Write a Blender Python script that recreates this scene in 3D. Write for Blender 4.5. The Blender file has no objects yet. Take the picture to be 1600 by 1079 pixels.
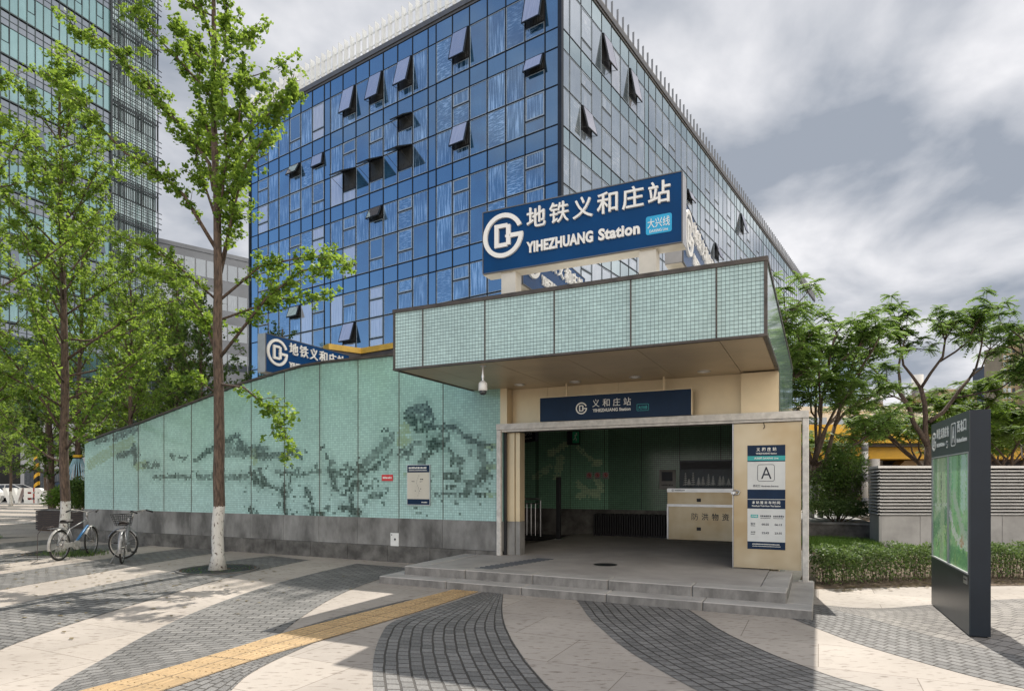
import bpy, math, random
import numpy as np
from mathutils import Vector, Matrix
SC = bpy.context.scene
COL = SC.collection
R = math.radians

# ---------------------------------------------------------------- camera
cam = bpy.data.cameras.new("camera"); camo = bpy.data.objects.new("camera", cam); COL.objects.link(camo)
cam.sensor_width = 36.0; cam.lens = 36.0 * 990 / 1600
cam.shift_y = (753 - 539.5) / 1600
cam.clip_start = 0.1; cam.clip_end = 3000
camo.location = (0, 0, 1.65); camo.rotation_euler = (R(90), 0, 0)
SC.camera = camo

# ---------------------------------------------------------------- sky, sun, exposure
SUN_EL = 54.2
SUN_DIR = Vector((.28 * math.cos(R(SUN_EL)), .96 * math.cos(R(SUN_EL)), math.sin(R(SUN_EL)))).normalized()
SC.view_settings.view_transform = 'Standard'; SC.view_settings.look = 'None'
SC.view_settings.exposure = 0.78; SC.view_settings.gamma = 1.0; SC.view_settings.use_curve_mapping = False
SC.cycles.use_denoising = True
SC.cycles.max_bounces = 8; SC.cycles.diffuse_bounces = 4; SC.cycles.glossy_bounces = 4
SC.cycles.caustics_reflective = False; SC.cycles.caustics_refractive = False
SC.cycles.sample_clamp_indirect = 6.0

W = bpy.data.worlds.new("World"); SC.world = W; W.use_nodes = True
nt = W.node_tree; N = nt.nodes; LK = nt.links; N.clear()
def nn(t, **k):
    n = N.new(t)
    for a, b in k.items(): setattr(n, a, b)
    return n
sky = nn('ShaderNodeTexSky', sky_type='NISHITA', sun_disc=False)
sky.sun_elevation = R(SUN_EL); sky.sun_rotation = math.atan2(SUN_DIR.x, SUN_DIR.y)
sky.air_density = 1.0; sky.dust_density = 0.6; sky.ozone_density = 2.0
tc = nn('ShaderNodeTexCoord'); sep = nn('ShaderNodeSeparateXYZ'); LK.new(tc.outputs['Generated'], sep.inputs[0])
def wmath(op, a, b=None, clamp=False):
    n = nn('ShaderNodeMath', operation=op); n.use_clamp = clamp
    for i, x in enumerate((a, b)):
        if x is None: continue
        if isinstance(x, (int, float)): n.inputs[i].default_value = x
        else: LK.new(x, n.inputs[i])
    return n.outputs[0]
zz = wmath('ADD', wmath('MAXIMUM', sep.outputs[2], 0.0), 0.22)
cmb = nn('ShaderNodeCombineXYZ')
LK.new(wmath('DIVIDE', sep.outputs[0], zz), cmb.inputs[0]); LK.new(wmath('DIVIDE', sep.outputs[1], zz), cmb.inputs[1])
cmb.inputs[2].default_value = 3.7
n1 = nn('ShaderNodeTexNoise'); n1.inputs['Scale'].default_value = 1.15; n1.inputs['Detail'].default_value = 9; n1.inputs['Roughness'].default_value = .52
n1.inputs['Distortion'].default_value = .35
n2 = nn('ShaderNodeTexNoise'); n2.inputs['Scale'].default_value = 1.9; n2.inputs['Detail'].default_value = 10; n2.inputs['Roughness'].default_value = .5; n2.inputs['Distortion'].default_value = .25
LK.new(cmb.outputs[0], n1.inputs['Vector'])
mp = nn('ShaderNodeMapping'); mp.inputs['Location'].default_value = (5.1, 2.3, 1.0); LK.new(cmb.outputs[0], mp.inputs['Vector']); LK.new(mp.outputs[0], n2.inputs['Vector'])
# more cloud towards the north east, clear sky towards the south west
bias = wmath('ADD', wmath('MULTIPLY', sep.outputs[0], .26), wmath('MULTIPLY', wmath('ABSOLUTE', sep.outputs[1]), .22))
mask = nn('ShaderNodeMapRange'); mask.inputs['From Min'].default_value = .40; mask.inputs['From Max'].default_value = .60
mask.interpolation_type = 'SMOOTHSTEP'
LK.new(wmath('ADD', n1.outputs['Fac'], bias), mask.inputs['Value'])
ccol = nn('ShaderNodeValToRGB'); LK.new(n2.outputs['Fac'], ccol.inputs[0])
CLOUD = 1.0
e = ccol.color_ramp.elements
e[0].position = .40; e[0].color = (1.75, 1.95, 2.3, 1)
e[1].position = .64; e[1].color = (4.75, 4.72, 4.85, 1)
# added fill: unseen cloud behind the camera brightened and warmed for the shaded front
fill_gain = nn('ShaderNodeMapRange'); fill_gain.inputs['From Min'].default_value = -.15; fill_gain.inputs['From Max'].default_value = .75; fill_gain.inputs['To Min'].default_value = 1.0; fill_gain.inputs['To Max'].default_value = 2.9; fill_gain.interpolation_type = 'SMOOTHSTEP'
LK.new(wmath('ADD', wmath('MULTIPLY', sep.outputs[1], -.75), wmath('MULTIPLY', sep.outputs[0], .35)), fill_gain.inputs['Value'])
warm = nn('ShaderNodeMix', data_type='RGBA'); LK.new(wmath('MULTIPLY', wmath('SUBTRACT', fill_gain.outputs[0], 1.0), .5, True), warm.inputs['Factor']); LK.new(ccol.outputs[0], warm.inputs[6]); warm.inputs[7].default_value = (3.9, 3.6, 3.2, 1)
cs = nn('ShaderNodeVectorMath', operation='SCALE'); LK.new(warm.outputs[2], cs.inputs[0]); LK.new(fill_gain.outputs[0], cs.inputs['Scale'])
mx = nn('ShaderNodeMix', data_type='RGBA'); LK.new(mask.outputs[0], mx.inputs['Factor']); LK.new(sky.outputs[0], mx.inputs[6]); LK.new(cs.outputs[0], mx.inputs[7])
bg = nn('ShaderNodeBackground'); bg.inputs['Strength'].default_value = .12; LK.new(mx.outputs[2], bg.inputs['Color'])
wo = nn('ShaderNodeOutputWorld'); LK.new(bg.outputs[0], wo.inputs[0])

sun = bpy.data.lights.new("sun", 'SUN'); sun.energy = 3.3; sun.angle = R(.5); sun.color = (1, .945, .86)
suno = bpy.data.objects.new("sun", sun); COL.objects.link(suno)
suno.rotation_euler = SUN_DIR.to_track_quat('Z', 'Y').to_euler()

# ---------------------------------------------------------------- materials
MATS = {}
def newmat(name):
    m = bpy.data.materials.new(name); m.use_nodes = True; MATS[name] = m
    return m, m.node_tree.nodes, m.node_tree.links, m.node_tree.nodes['Principled BSDF']
def pmat(name, col, rough=.5, metal=0., var=.15, scale=3., bump=0., bscale=30., spec=.5, stretch=(1, 1, 1), col2=None, lo=.35, hi=.65, detail=6, rvar=0.):
    m, n, l, b = newmat(name)
    c = n.new('ShaderNodeTexCoord'); mpn = n.new('ShaderNodeMapping'); mpn.inputs['Scale'].default_value = stretch
    l.new(c.outputs['Object'], mpn.inputs['Vector'])
    t = n.new('ShaderNodeTexNoise'); t.inputs['Scale'].default_value = scale; t.inputs['Detail'].default_value = detail; t.inputs['Roughness'].default_value = .6
    l.new(mpn.outputs[0], t.inputs['Vector'])
    rp = n.new('ShaderNodeValToRGB'); l.new(t.outputs['Fac'], rp.inputs[0])
    c2 = col2 or tuple(min(1, x * (1 + var)) for x in col)
    rp.color_ramp.elements[0].position = lo; rp.color_ramp.elements[0].color = tuple(x * (1 - var) for x in col) + (1,)
    rp.color_ramp.elements[1].position = hi; rp.color_ramp.elements[1].color = tuple(c2) + (1,)
    l.new(rp.outputs[0], b.inputs['Base Color'])
    b.inputs['Roughness'].default_value = rough; b.inputs['Metallic'].default_value = metal; b.inputs['Specular IOR Level'].default_value = spec
    if rvar:
        mr = n.new('ShaderNodeMapRange'); mr.inputs['To Min'].default_value = rough - rvar; mr.inputs['To Max'].default_value = rough + rvar
        l.new(t.outputs['Fac'], mr.inputs['Value']); l.new(mr.outputs[0], b.inputs['Roughness'])
    if bump:
        t2 = n.new('ShaderNodeTexNoise'); t2.inputs['Scale'].default_value = bscale; t2.inputs['Detail'].default_value = 5
        l.new(mpn.outputs[0], t2.inputs['Vector'])
        bp = n.new('ShaderNodeBump'); bp.inputs['Strength'].default_value = bump; bp.inputs['Distance'].default_value = .02
        l.new(t2.outputs['Fac'], bp.inputs['Height']); l.new(bp.outputs[0], b.inputs['Normal'])
    return m

pmat('white_paint', (.74, .74, .72), .4, var=.06)
pmat('white_letter', (.80, .79, .75), .35, var=.04)
pmat('sign_blue', (.002, .044, .145), .25, var=.12, scale=1.2, spec=.25)
pmat('sign_dark', (.011, .017, .026), .42, var=.1, spec=.3)
pmat('sign_navy', (.007, .024, .062), .4, var=.1, spec=.2)
pmat('sign_sky', (.03, .36, .62), .3, var=.06)
pmat('sign_teal', (.02, .36, .36), .3, var=.06)
pmat('sign_paper', (.66, .67, .66), .35, var=.05)
pmat('poster_beige', (.58, .55, .47), .4, var=.05)
pmat('ink', (.015, .02, .035), .5, var=.05)
pmat('red_sign', (.60, .035, .04), .4, var=.08)
pmat('exit_green', (.02, .33, .16), .4, var=.05)
pmat('sign_metal', (.46, .46, .47), .42, .55, var=.1)
pmat('cream_metal', (.62, .57, .48), .42, .25, var=.08)
pmat('beige_metal', (.66, .54, .36), .36, .35, var=.09, scale=1.3, rvar=.06)
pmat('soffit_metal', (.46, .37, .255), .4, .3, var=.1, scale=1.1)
pmat('door_metal', (.44, .335, .20), .34, .6, var=.08, scale=1.1, col2=(.55, .47, .34), rvar=.06, lo=.34, hi=.66, detail=3)
pmat('steel', (.55, .55, .56), .32, .9, var=.1)
pmat('frame_paint', (.60, .57, .53), .5, .15, var=.16, scale=9, bump=.05)
pmat('dark_metal', (.03, .031, .035), .45, .4, var=.2)
pmat('seam', (.035, .035, .032), .7, var=.2)
pmat('coping', (.075, .062, .052), .5, .3, var=.3, scale=5)
pmat('backing', (.085, .175, .16), .6, var=.1)
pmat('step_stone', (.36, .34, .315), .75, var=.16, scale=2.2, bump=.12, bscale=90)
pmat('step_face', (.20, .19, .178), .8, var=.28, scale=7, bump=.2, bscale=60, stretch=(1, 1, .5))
pmat('platform_stone', (.35, .325, .30), .72, var=.14, scale=1.4, bump=.1, bscale=80)
pmat('granite', (.165, .158, .148), .66, var=.45, scale=1.9, bump=.12, bscale=70, stretch=(1, 1, .5), lo=.36, hi=.66, detail=10, col2=(.29, .285, .275))
pmat('granite_low', (.10, .094, .086), .75, var=.4, scale=3, bump=.25, bscale=50, lo=.36, hi=.66, detail=10, col2=(.17, .163, .152))
pmat('granite_pale', (.34, .335, .325), .7, var=.18, scale=1.6, bump=.1, bscale=70, detail=9)
pmat('inner_dark', (.03, .031, .031), .6, var=.2)
pmat('inner_ceiling', (.42, .42, .40), .7, var=.1)
pmat('rubber', (.016, .016, .016), .8, var=.3)
pmat('asphalt', (.075, .075, .076), .9, var=.2, scale=8, bump=.2, bscale=200)
pmat('soil', (.12, .085, .055), .95, var=.4, scale=6, bump=.5, bscale=30)
pmat('wood_dark', (.052, .037, .031), .7, var=.35, scale=4, stretch=(1, 1, 14))
pmat('louvre_metal', (.62, .61, .59), .4, .3, var=.1, scale=2)
pmat('yellow_paint', (.72, .40, .025), .45, var=.07)
pmat('ochre_trim', (.52, .33, .05), .5, var=.15)
pmat('podium_wall', (.055, .048, .05), .6, var=.15)
pmat('wall_grey', (.40, .42, .46), .8, var=.12, scale=.4)
pmat('pier_white', (.62, .60, .57), .7, var=.1, scale=.5)
pmat('band_grey', (.20, .20, .21), .7, var=.1)
pmat('tan_wall', (.42, .31, .19), .85, var=.1, scale=.2)
pmat('tower_grey', (.115, .12, .135), .8, var=.15, scale=.1)
pmat('mullion', (.022, .026, .033), .4, .5, var=.15)
pmat('mullion_light', (.34, .40, .46), .4, .3, var=.1)
pmat('fin_white', (.74, .76, .76), .45, var=.06)
pmat('fin_grey', (.27, .27, .27), .5, .2, var=.1)
pmat('car_white', (.72, .73, .74), .2, var=.03)
pmat('car_black', (.012, .012, .014), .15, var=.05)
pmat('car_glass', (.03, .035, .04), .06, var=.05, spec=.8)
pmat('bike_blue', (.025, .13, .29), .35, .1, var=.15)
pmat('bike_grey', (.24, .24, .245), .4, .4, var=.3, scale=14)
pmat('guard_white', (.34, .335, .32), .45, var=.25, scale=16)
pmat('wall_slate', (.20, .215, .24), .75, var=.12, scale=.4)
pmat('bike_chrome', (.33, .32, .30), .35, .7, var=.35, scale=20)
pmat('saddle', (.028, .022, .02), .6, var=.2)
pmat('wicker', (.05, .05, .05), .6, .3, var=.2)
pmat('letter_red', (.42, .05, .03), .5, var=.15)
pmat('cord_blue', (.30, .50, .62), .6, var=.1)
pmat('strap_yellow', (.70, .42, .02), .6, var=.1)
pmat('stripe_black', (.015, .015, .015), .5, var=.1)
pmat('pleat_black', (.012, .012, .014), .6, var=.2)
pmat('lamp_white', (.8, .8, .78), .3, var=.02)

def bark(name, painted):
    m, n, l, b = newmat(name)
    c = n.new('ShaderNodeTexCoord'); mpn = n.new('ShaderNodeMapping'); mpn.inputs['Scale'].default_value = (14, 14, 3.2); l.new(c.outputs['Object'], mpn.inputs['Vector'])
    t = n.new('ShaderNodeTexNoise'); t.inputs['Scale'].default_value = 2.2; t.inputs['Detail'].default_value = 8; t.inputs['Roughness'].default_value = .65; l.new(mpn.outputs[0], t.inputs['Vector'])
    rp = n.new('ShaderNodeValToRGB'); l.new(t.outputs['Fac'], rp.inputs[0])
    rp.color_ramp.elements[0].position = .33; rp.color_ramp.elements[0].color = (.030, .021, .016, 1)
    rp.color_ramp.elements[1].position = .68; rp.color_ramp.elements[1].color = (.155, .108, .080, 1)
    out = rp.outputs[0]
    bp = n.new('ShaderNodeBump'); bp.inputs['Strength'].default_value = .9; bp.inputs['Distance'].default_value = .03; l.new(t.outputs['Fac'], bp.inputs['Height']); l.new(bp.outputs[0], b.inputs['Normal'])
    if painted:
        s = n.new('ShaderNodeSeparateXYZ'); l.new(c.outputs['Object'], s.inputs[0])
        a = n.new('ShaderNodeMath'); a.operation = 'MULTIPLY_ADD'; l.new(t.outputs['Fac'], a.inputs[0]); a.inputs[1].default_value = .10; l.new(s.outputs[2], a.inputs[2])
        lt = n.new('ShaderNodeMath'); lt.operation = 'LESS_THAN'; l.new(a.outputs[0], lt.inputs[0]); lt.inputs[1].default_value = 1.25
        t3 = n.new('ShaderNodeTexNoise'); t3.inputs['Scale'].default_value = 26; t3.inputs['Detail'].default_value = 5; mp3 = n.new('ShaderNodeMapping'); mp3.inputs['Scale'].default_value = (1, 1, .6); l.new(c.outputs['Object'], mp3.inputs['Vector']); l.new(mp3.outputs[0], t3.inputs['Vector'])
        g = n.new('ShaderNodeMapRange'); g.inputs['From Min'].default_value = .33; g.inputs['From Max'].default_value = .43; l.new(t3.outputs['Fac'], g.inputs['Value'])
        mu = n.new('ShaderNodeMath'); mu.operation = 'MULTIPLY'; l.new(lt.outputs[0], mu.inputs[0]); l.new(g.outputs[0], mu.inputs[1])
        mxn = n.new('ShaderNodeMix'); mxn.data_type = 'RGBA'; l.new(mu.outputs[0], mxn.inputs['Factor']); l.new(out, mxn.inputs[6]); mxn.inputs[7].default_value = (.56, .55, .52, 1)
        out = mxn.outputs[2]
    l.new(out, b.inputs['Base Color']); b.inputs['Roughness'].default_value = .9
bark('bark_painted', True); bark('bark', False)

def leafmat(name, c1, c2, tr, trw=.42):
    m, n, l, b = newmat(name)
    at = n.new('ShaderNodeAttribute'); at.attribute_name = 'rnd'
    rp = n.new('ShaderNodeValToRGB'); l.new(at.outputs['Fac'], rp.inputs[0])
    rp.color_ramp.elements[0].color = c1 + (1,); rp.color_ramp.elements[1].color = c2 + (1,)
    l.new(rp.outputs[0], b.inputs['Base Color']); b.inputs['Roughness'].default_value = .55; b.inputs['Specular IOR Level'].default_value = .35
    tl = n.new('ShaderNodeBsdfTranslucent')
    mul = n.new('ShaderNodeMix'); mul.data_type = 'RGBA'; mul.inputs['Factor'].default_value = .5
    l.new(rp.outputs[0], mul.inputs[6]); mul.inputs[7].default_value = tr + (1,); l.new(mul.outputs[2], tl.inputs['Color'])
    ms = n.new('ShaderNodeMixShader'); ms.inputs[0].default_value = trw
    l.new(b.outputs[0], ms.inputs[1]); l.new(tl.outputs[0], ms.inputs[2]); l.new(ms.outputs[0], n['Material Output'].inputs['Surface'])
leafmat('leaf_ginkgo', (.048, .115, .016), (.21, .315, .052), (.50, .68, .08), .5)
leafmat('leaf_dark', (.035, .080, .018), (.11, .175, .04), (.26, .40, .06), .4)
leafmat('leaf_locust', (.046, .108, .026), (.155, .250, .062), (.37, .55, .09), .48)
leafmat('leaf_bright', (.060, .130, .018), (.150, .240, .035), (.34, .50, .06), .42)
leafmat('leaf_hedge', (.035, .080, .020), (.145, .205, .06), (.26, .38, .09), .36)
leafmat('grass_blade', (.055, .12, .015), (.13, .23, .04), (.3, .5, .06), .3)

def colattr(name, rough=.14, spec=.5, bump=.0):
    m, n, l, b = newmat(name)
    at = n.new('ShaderNodeAttribute'); at.attribute_name = 'col'
    l.new(at.outputs['Color'], b.inputs['Base Color']); b.inputs['Roughness'].default_value = rough; b.inputs['Specular IOR Level'].default_value = spec
    c = n.new('ShaderNodeTexCoord'); t = n.new('ShaderNodeTexNoise'); t.inputs['Scale'].default_value = 14; t.inputs['Detail'].default_value = 4; l.new(c.outputs['Object'], t.inputs['Vector'])
    bp = n.new('ShaderNodeBump'); bp.inputs['Strength'].default_value = bump; bp.inputs['Distance'].default_value = .01; l.new(t.outputs['Fac'], bp.inputs['Height']); l.new(bp.outputs[0], b.inputs['Normal'])
colattr('glass_tile', .16, .55, .06); colattr('glass_smooth', .05, .8, .03); colattr('print', .35, .4, 0)

def paver(name, bw, rh, mortar, c1, c2, cm, bump=.6, offset=.5):
    m, n, l, b = newmat(name)
    uv = n.new('ShaderNodeUVMap'); uv.uv_map = 'UVMap'
    wob = n.new('ShaderNodeTexNoise'); wob.inputs['Scale'].default_value = 2.5; l.new(uv.outputs[0], wob.inputs['Vector'])
    va = n.new('ShaderNodeVectorMath'); va.operation = 'MULTIPLY_ADD'; l.new(wob.outputs['Color'], va.inputs[0]); va.inputs[1].default_value = (.03, .03, 0); l.new(uv.outputs[0], va.inputs[2])
    t = n.new('ShaderNodeTexBrick'); l.new(va.outputs[0], t.inputs['Vector']); t.offset = offset
    t.inputs['Scale'].default_value = 1; t.inputs['Brick Width'].default_value = bw; t.inputs['Row Height'].default_value = rh
    t.inputs['Mortar Size'].default_value = mortar; t.inputs['Mortar Smooth'].default_value = .25; t.inputs['Bias'].default_value = .0
    t.inputs['Color1'].default_value = c1 + (1,); t.inputs['Color2'].default_value = c2 + (1,); t.inputs['Mortar'].default_value = cm + (1,)
    nz = n.new('ShaderNodeTexNoise'); nz.inputs['Scale'].default_value = 45; nz.inputs['Detail'].default_value = 6; l.new(uv.outputs[0], nz.inputs['Vector'])
    nb = n.new('ShaderNodeTexNoise'); nb.inputs['Scale'].default_value = .9; nb.inputs['Detail'].default_value = 5; l.new(uv.outputs[0], nb.inputs['Vector'])
    ad = n.new('ShaderNodeMath'); ad.operation = 'ADD'; l.new(nz.outputs['Fac'], ad.inputs[0]); l.new(nb.outputs['Fac'], ad.inputs[1])
    mr = n.new('ShaderNodeMapRange'); mr.inputs['From Min'].default_value = .6; mr.inputs['From Max'].default_value = 1.4; mr.inputs['To Min'].default_value = .62; mr.inputs['To Max'].default_value = 1.38; l.new(ad.outputs[0], mr.inputs['Value'])
    mu = n.new('ShaderNodeVectorMath'); mu.operation = 'SCALE'; l.new(t.outputs['Color'], mu.inputs[0]); l.new(mr.outputs[0], mu.inputs['Scale'])
    l.new(mu.outputs[0], b.inputs['Base Color']); b.inputs['Roughness'].default_value = .68
    inv = n.new('ShaderNodeMath'); inv.operation = 'SUBTRACT'; inv.inputs[0].default_value = 1; l.new(t.outputs['Fac'], inv.inputs[1])
    h = n.new('ShaderNodeMath'); h.operation = 'MULTIPLY_ADD'; l.new(nz.outputs['Fac'], h.inputs[0]); h.inputs[1].default_value = .45; l.new(inv.outputs[0], h.inputs[2])
    bp = n.new('ShaderNodeBump'); bp.inputs['Strength'].default_value = bump; bp.inputs['Distance'].default_value = .02; l.new(h.outputs[0], bp.inputs['Height']); l.new(bp.outputs[0], b.inputs['Normal'])
paver('setts', .135, .105, .0095, (.130, .126, .120), (.20, .193, .183), (.050, .043, .037), 1.)
paver('block_paving', .21, .105, .0095, (.122, .118, .112), (.195, .187, .176), (.042, .038, .033), 1.)
paver('worn_setts', .19, .15, .009, (.19, .175, .16), (.27, .25, .225), (.07, .06, .052), .9)
paver('tactile', .30, .30, .008, (.35, .24, .12), (.45, .315, .165), (.14, .10, .06), .6, 0.)

def slabs():
    m, n, l, b = newmat('pale_stone')
    c = n.new('ShaderNodeTexCoord'); mp0 = n.new('ShaderNodeMapping'); mp0.inputs['Rotation'].default_value = (0, 0, R(25.8)); l.new(c.outputs['Object'], mp0.inputs['Vector'])
    big = n.new('ShaderNodeTexNoise'); big.inputs['Scale'].default_value = .55; big.inputs['Detail'].default_value = 8; big.inputs['Roughness'].default_value = .6; l.new(mp0.outputs[0], big.inputs['Vector'])
    rp = n.new('ShaderNodeValToRGB'); l.new(big.outputs['Fac'], rp.inputs[0])
    rp.color_ramp.elements[0].position = .32; rp.color_ramp.elements[0].color = (.325, .285, .242, 1); rp.color_ramp.elements[1].position = .7; rp.color_ramp.elements[1].color = (.465, .412, .355, 1)
    mp1 = n.new('ShaderNodeMapping'); mp1.inputs['Scale'].default_value = (5, 15, 5); mp1.inputs['Rotation'].default_value = (0, 0, R(8)); l.new(c.outputs['Object'], mp1.inputs['Vector'])
    fl = n.new('ShaderNodeTexNoise'); fl.inputs['Scale'].default_value = 1.5; fl.inputs['Detail'].default_value = 4; l.new(mp1.outputs[0], fl.inputs['Vector'])
    fm = n.new('ShaderNodeMapRange'); fm.inputs['From Min'].default_value = .57; fm.inputs['From Max'].default_value = .69; fm.inputs['To Min'].default_value = 0; fm.inputs['To Max'].default_value = .85; l.new(fl.outputs['Fac'], fm.inputs['Value'])
    m1 = n.new('ShaderNodeMix'); m1.data_type = 'RGBA'; l.new(fm.outputs[0], m1.inputs['Factor']); l.new(rp.outputs[0], m1.inputs[6]); m1.inputs[7].default_value = (.17, .135, .105, 1)
    t = n.new('ShaderNodeTexBrick'); l.new(mp0.outputs[0], t.inputs['Vector']); t.inputs['Scale'].default_value = 1; t.inputs['Brick Width'].default_value = 1.5; t.inputs['Row Height'].default_value = .9
    t.inputs['Mortar Size'].default_value = .005; t.inputs['Mortar Smooth'].default_value = .3
    t.inputs['Color1'].default_value = (1, 1, 1, 1); t.inputs['Color2'].default_value = (.84, .84, .85, 1); t.inputs['Mortar'].default_value = (.45, .42, .39, 1)
    mu = n.new('ShaderNodeMix'); mu.data_type = 'RGBA'; mu.blend_type = 'MULTIPLY'; mu.inputs['Factor'].default_value = 1; l.new(m1.outputs[2], mu.inputs[6]); l.new(t.outputs['Color'], mu.inputs[7])
    l.new(mu.outputs[2], b.inputs['Base Color']); b.inputs['Roughness'].default_value = .7
    fn = n.new('ShaderNodeTexNoise'); fn.inputs['Scale'].default_value = 60; fn.inputs['Detail'].default_value = 5; l.new(c.outputs['Object'], fn.inputs['Vector'])
    bp = n.new('ShaderNodeBump'); bp.inputs['Strength'].default_value = .25; bp.inputs['Distance'].default_value = .01; l.new(fn.outputs['Fac'], bp.inputs['Height']); l.new(bp.outputs[0], b.inputs['Normal'])
slabs()

def facade_glass(name, dark, mid, lite, gloss, blank=.35, gw=.45):
    """reflective curtain-wall glass: per-pane curtains, or blinds and painted dashes of reflection (attribute rnd picks which)"""
    m, n, l, b = newmat(name)
    at = n.new('ShaderNodeAttribute'); at.attribute_name = 'rnd'
    uv = n.new('ShaderNodeUVMap'); uv.uv_map = 'UVMap'
    def noise(sc, dt):
        mpn = n.new('ShaderNodeMapping'); mpn.inputs['Scale'].default_value = sc; l.new(uv.outputs[0], mpn.inputs['Vector'])
        t = n.new('ShaderNodeTexNoise'); t.inputs['Scale'].default_value = 1; t.inputs['Detail'].default_value = dt; l.new(mpn.outputs[0], t.inputs['Vector']); return t.outputs['Fac']
    vs = noise((15, .8, 1), 4); hs = noise((3.2, 17, 1), 4); bl = noise((.9, .9, 1), 2)
    def rng(x, a, c, lo=0., hi=1.):
        r = n.new('ShaderNodeMapRange'); r.inputs['From Min'].default_value = a; r.inputs['From Max'].default_value = c; r.inputs['To Min'].default_value = lo; r.inputs['To Max'].default_value = hi; l.new(x, r.inputs['Value']); return r.outputs[0]
    def mt(op, a, c):
        k = n.new('ShaderNodeMath'); k.operation = op
        for i, x in enumerate((a, c)):
            if isinstance(x, (int, float)): k.inputs[i].default_value = x
            else: l.new(x, k.inputs[i])
        return k.outputs[0]
    v = rng(vs, .46, .62); h = rng(hs, .48, .62)
    isv = mt('LESS_THAN', at.outputs['Fac'], .68)
    mixp = n.new('ShaderNodeMix'); mixp.data_type = 'FLOAT'; l.new(isv, mixp.inputs[0]); l.new(h, mixp.inputs[2]); l.new(v, mixp.inputs[3])
    on = mt('GREATER_THAN', at.outputs['Fac'], blank)
    pat = mt('MULTIPLY', mt('MULTIPLY', mixp.outputs[0], on), rng(bl, .35, .65, .25, 1.))
    c1 = n.new('ShaderNodeMix'); c1.data_type = 'RGBA'; l.new(rng(bl, .3, .7), c1.inputs['Factor']); c1.inputs[6].default_value = dark + (1,); c1.inputs[7].default_value = mid + (1,)
    c2 = n.new('ShaderNodeMix'); c2.data_type = 'RGBA'; l.new(pat, c2.inputs['Factor']); l.new(c1.outputs[2], c2.inputs[6]); c2.inputs[7].default_value = lite + (1,)
    pale = n.new('ShaderNodeMix'); pale.data_type = 'RGBA'; l.new(mt('GREATER_THAN', at.outputs['Fac'], .9), pale.inputs['Factor']); pale.inputs[7].default_value = (.50, .51, .55, 1)
    fr_ = mt('FRACT', mt('MULTIPLY', at.outputs['Fac'], 37.7), 0.); sc_ = n.new('ShaderNodeVectorMath'); sc_.operation = 'SCALE'; l.new(c2.outputs[2], sc_.inputs[0]); l.new(rng(fr_, 0., 1., .68, 1.3), sc_.inputs['Scale'])
    l.new(sc_.outputs[0], pale.inputs[6]); pv = n.new('ShaderNodeVectorMath'); pv.operation = 'SCALE'; l.new(pale.outputs[2], pv.inputs[0]); l.new(rng(vs, .3, .7, .72, 1.12), pv.inputs['Scale'])
    l.new(pv.outputs[0], b.inputs['Base Color']); b.inputs['Roughness'].default_value = .5; b.inputs['Specular IOR Level'].default_value = .1
    g = n.new('ShaderNodeBsdfGlossy'); g.inputs['Roughness'].default_value = .035; g.inputs['Color'].default_value = gloss + (1,)
    wv = n.new('ShaderNodeTexNoise'); wv.inputs['Scale'].default_value = .8; l.new(uv.outputs[0], wv.inputs['Vector'])
    bp = n.new('ShaderNodeBump'); bp.inputs['Strength'].default_value = .05; bp.inputs['Distance'].default_value = .05; l.new(wv.outputs['Fac'], bp.inputs['Height']); l.new(bp.outputs[0], g.inputs['Normal'])
    lw = n.new('ShaderNodeLayerWeight'); lw.inputs['Blend'].default_value = .35
    fac = rng(lw.outputs['Facing'], 0., 1., gw, min(1., gw + .5))
    ms = n.new('ShaderNodeMixShader'); l.new(fac, ms.inputs[0]); l.new(b.outputs[0], ms.inputs[1]); l.new(g.outputs[0], ms.inputs[2]); l.new(ms.outputs[0], n['Material Output'].inputs['Surface'])
facade_glass('glass_blue', (.007, .034, .080), (.028, .098, .190), (.30, .46, .70), (.55, .70, .88), .16, .28)
facade_glass('glass_cloudlit', (.17, .22, .255), (.27, .33, .375), (.55, .58, .62), (.90, .93, .97), .45, .36)  # paler copy of the blue glass: bright cloud reflection painted into the base
facade_glass('glass_cloudlit_spandrel', (.16, .245, .255), (.23, .31, .32), (.3, .4, .4), (.85, .93, .95), 2., .34)  # same reflected brightness painted into the spandrel base
facade_glass('glass_spandrel', (.010, .044, .098), (.017, .070, .145), (.03, .11, .24), (.50, .68, .86), 2., .34)
facade_glass('glass_teal', (.075, .165, .175), (.11, .215, .225), (.16, .29, .30), (.46, .66, .68), .5, .30)
facade_glass('glass_grey', (.08, .095, .12), (.12, .14, .17), (.22, .24, .27), (.45, .50, .56), .5, .30)
facade_glass('glass_clear', (.16, .27, .27), (.30, .42, .42), (.62, .70, .70), (.8, .93, .93), .2, .30)

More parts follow.
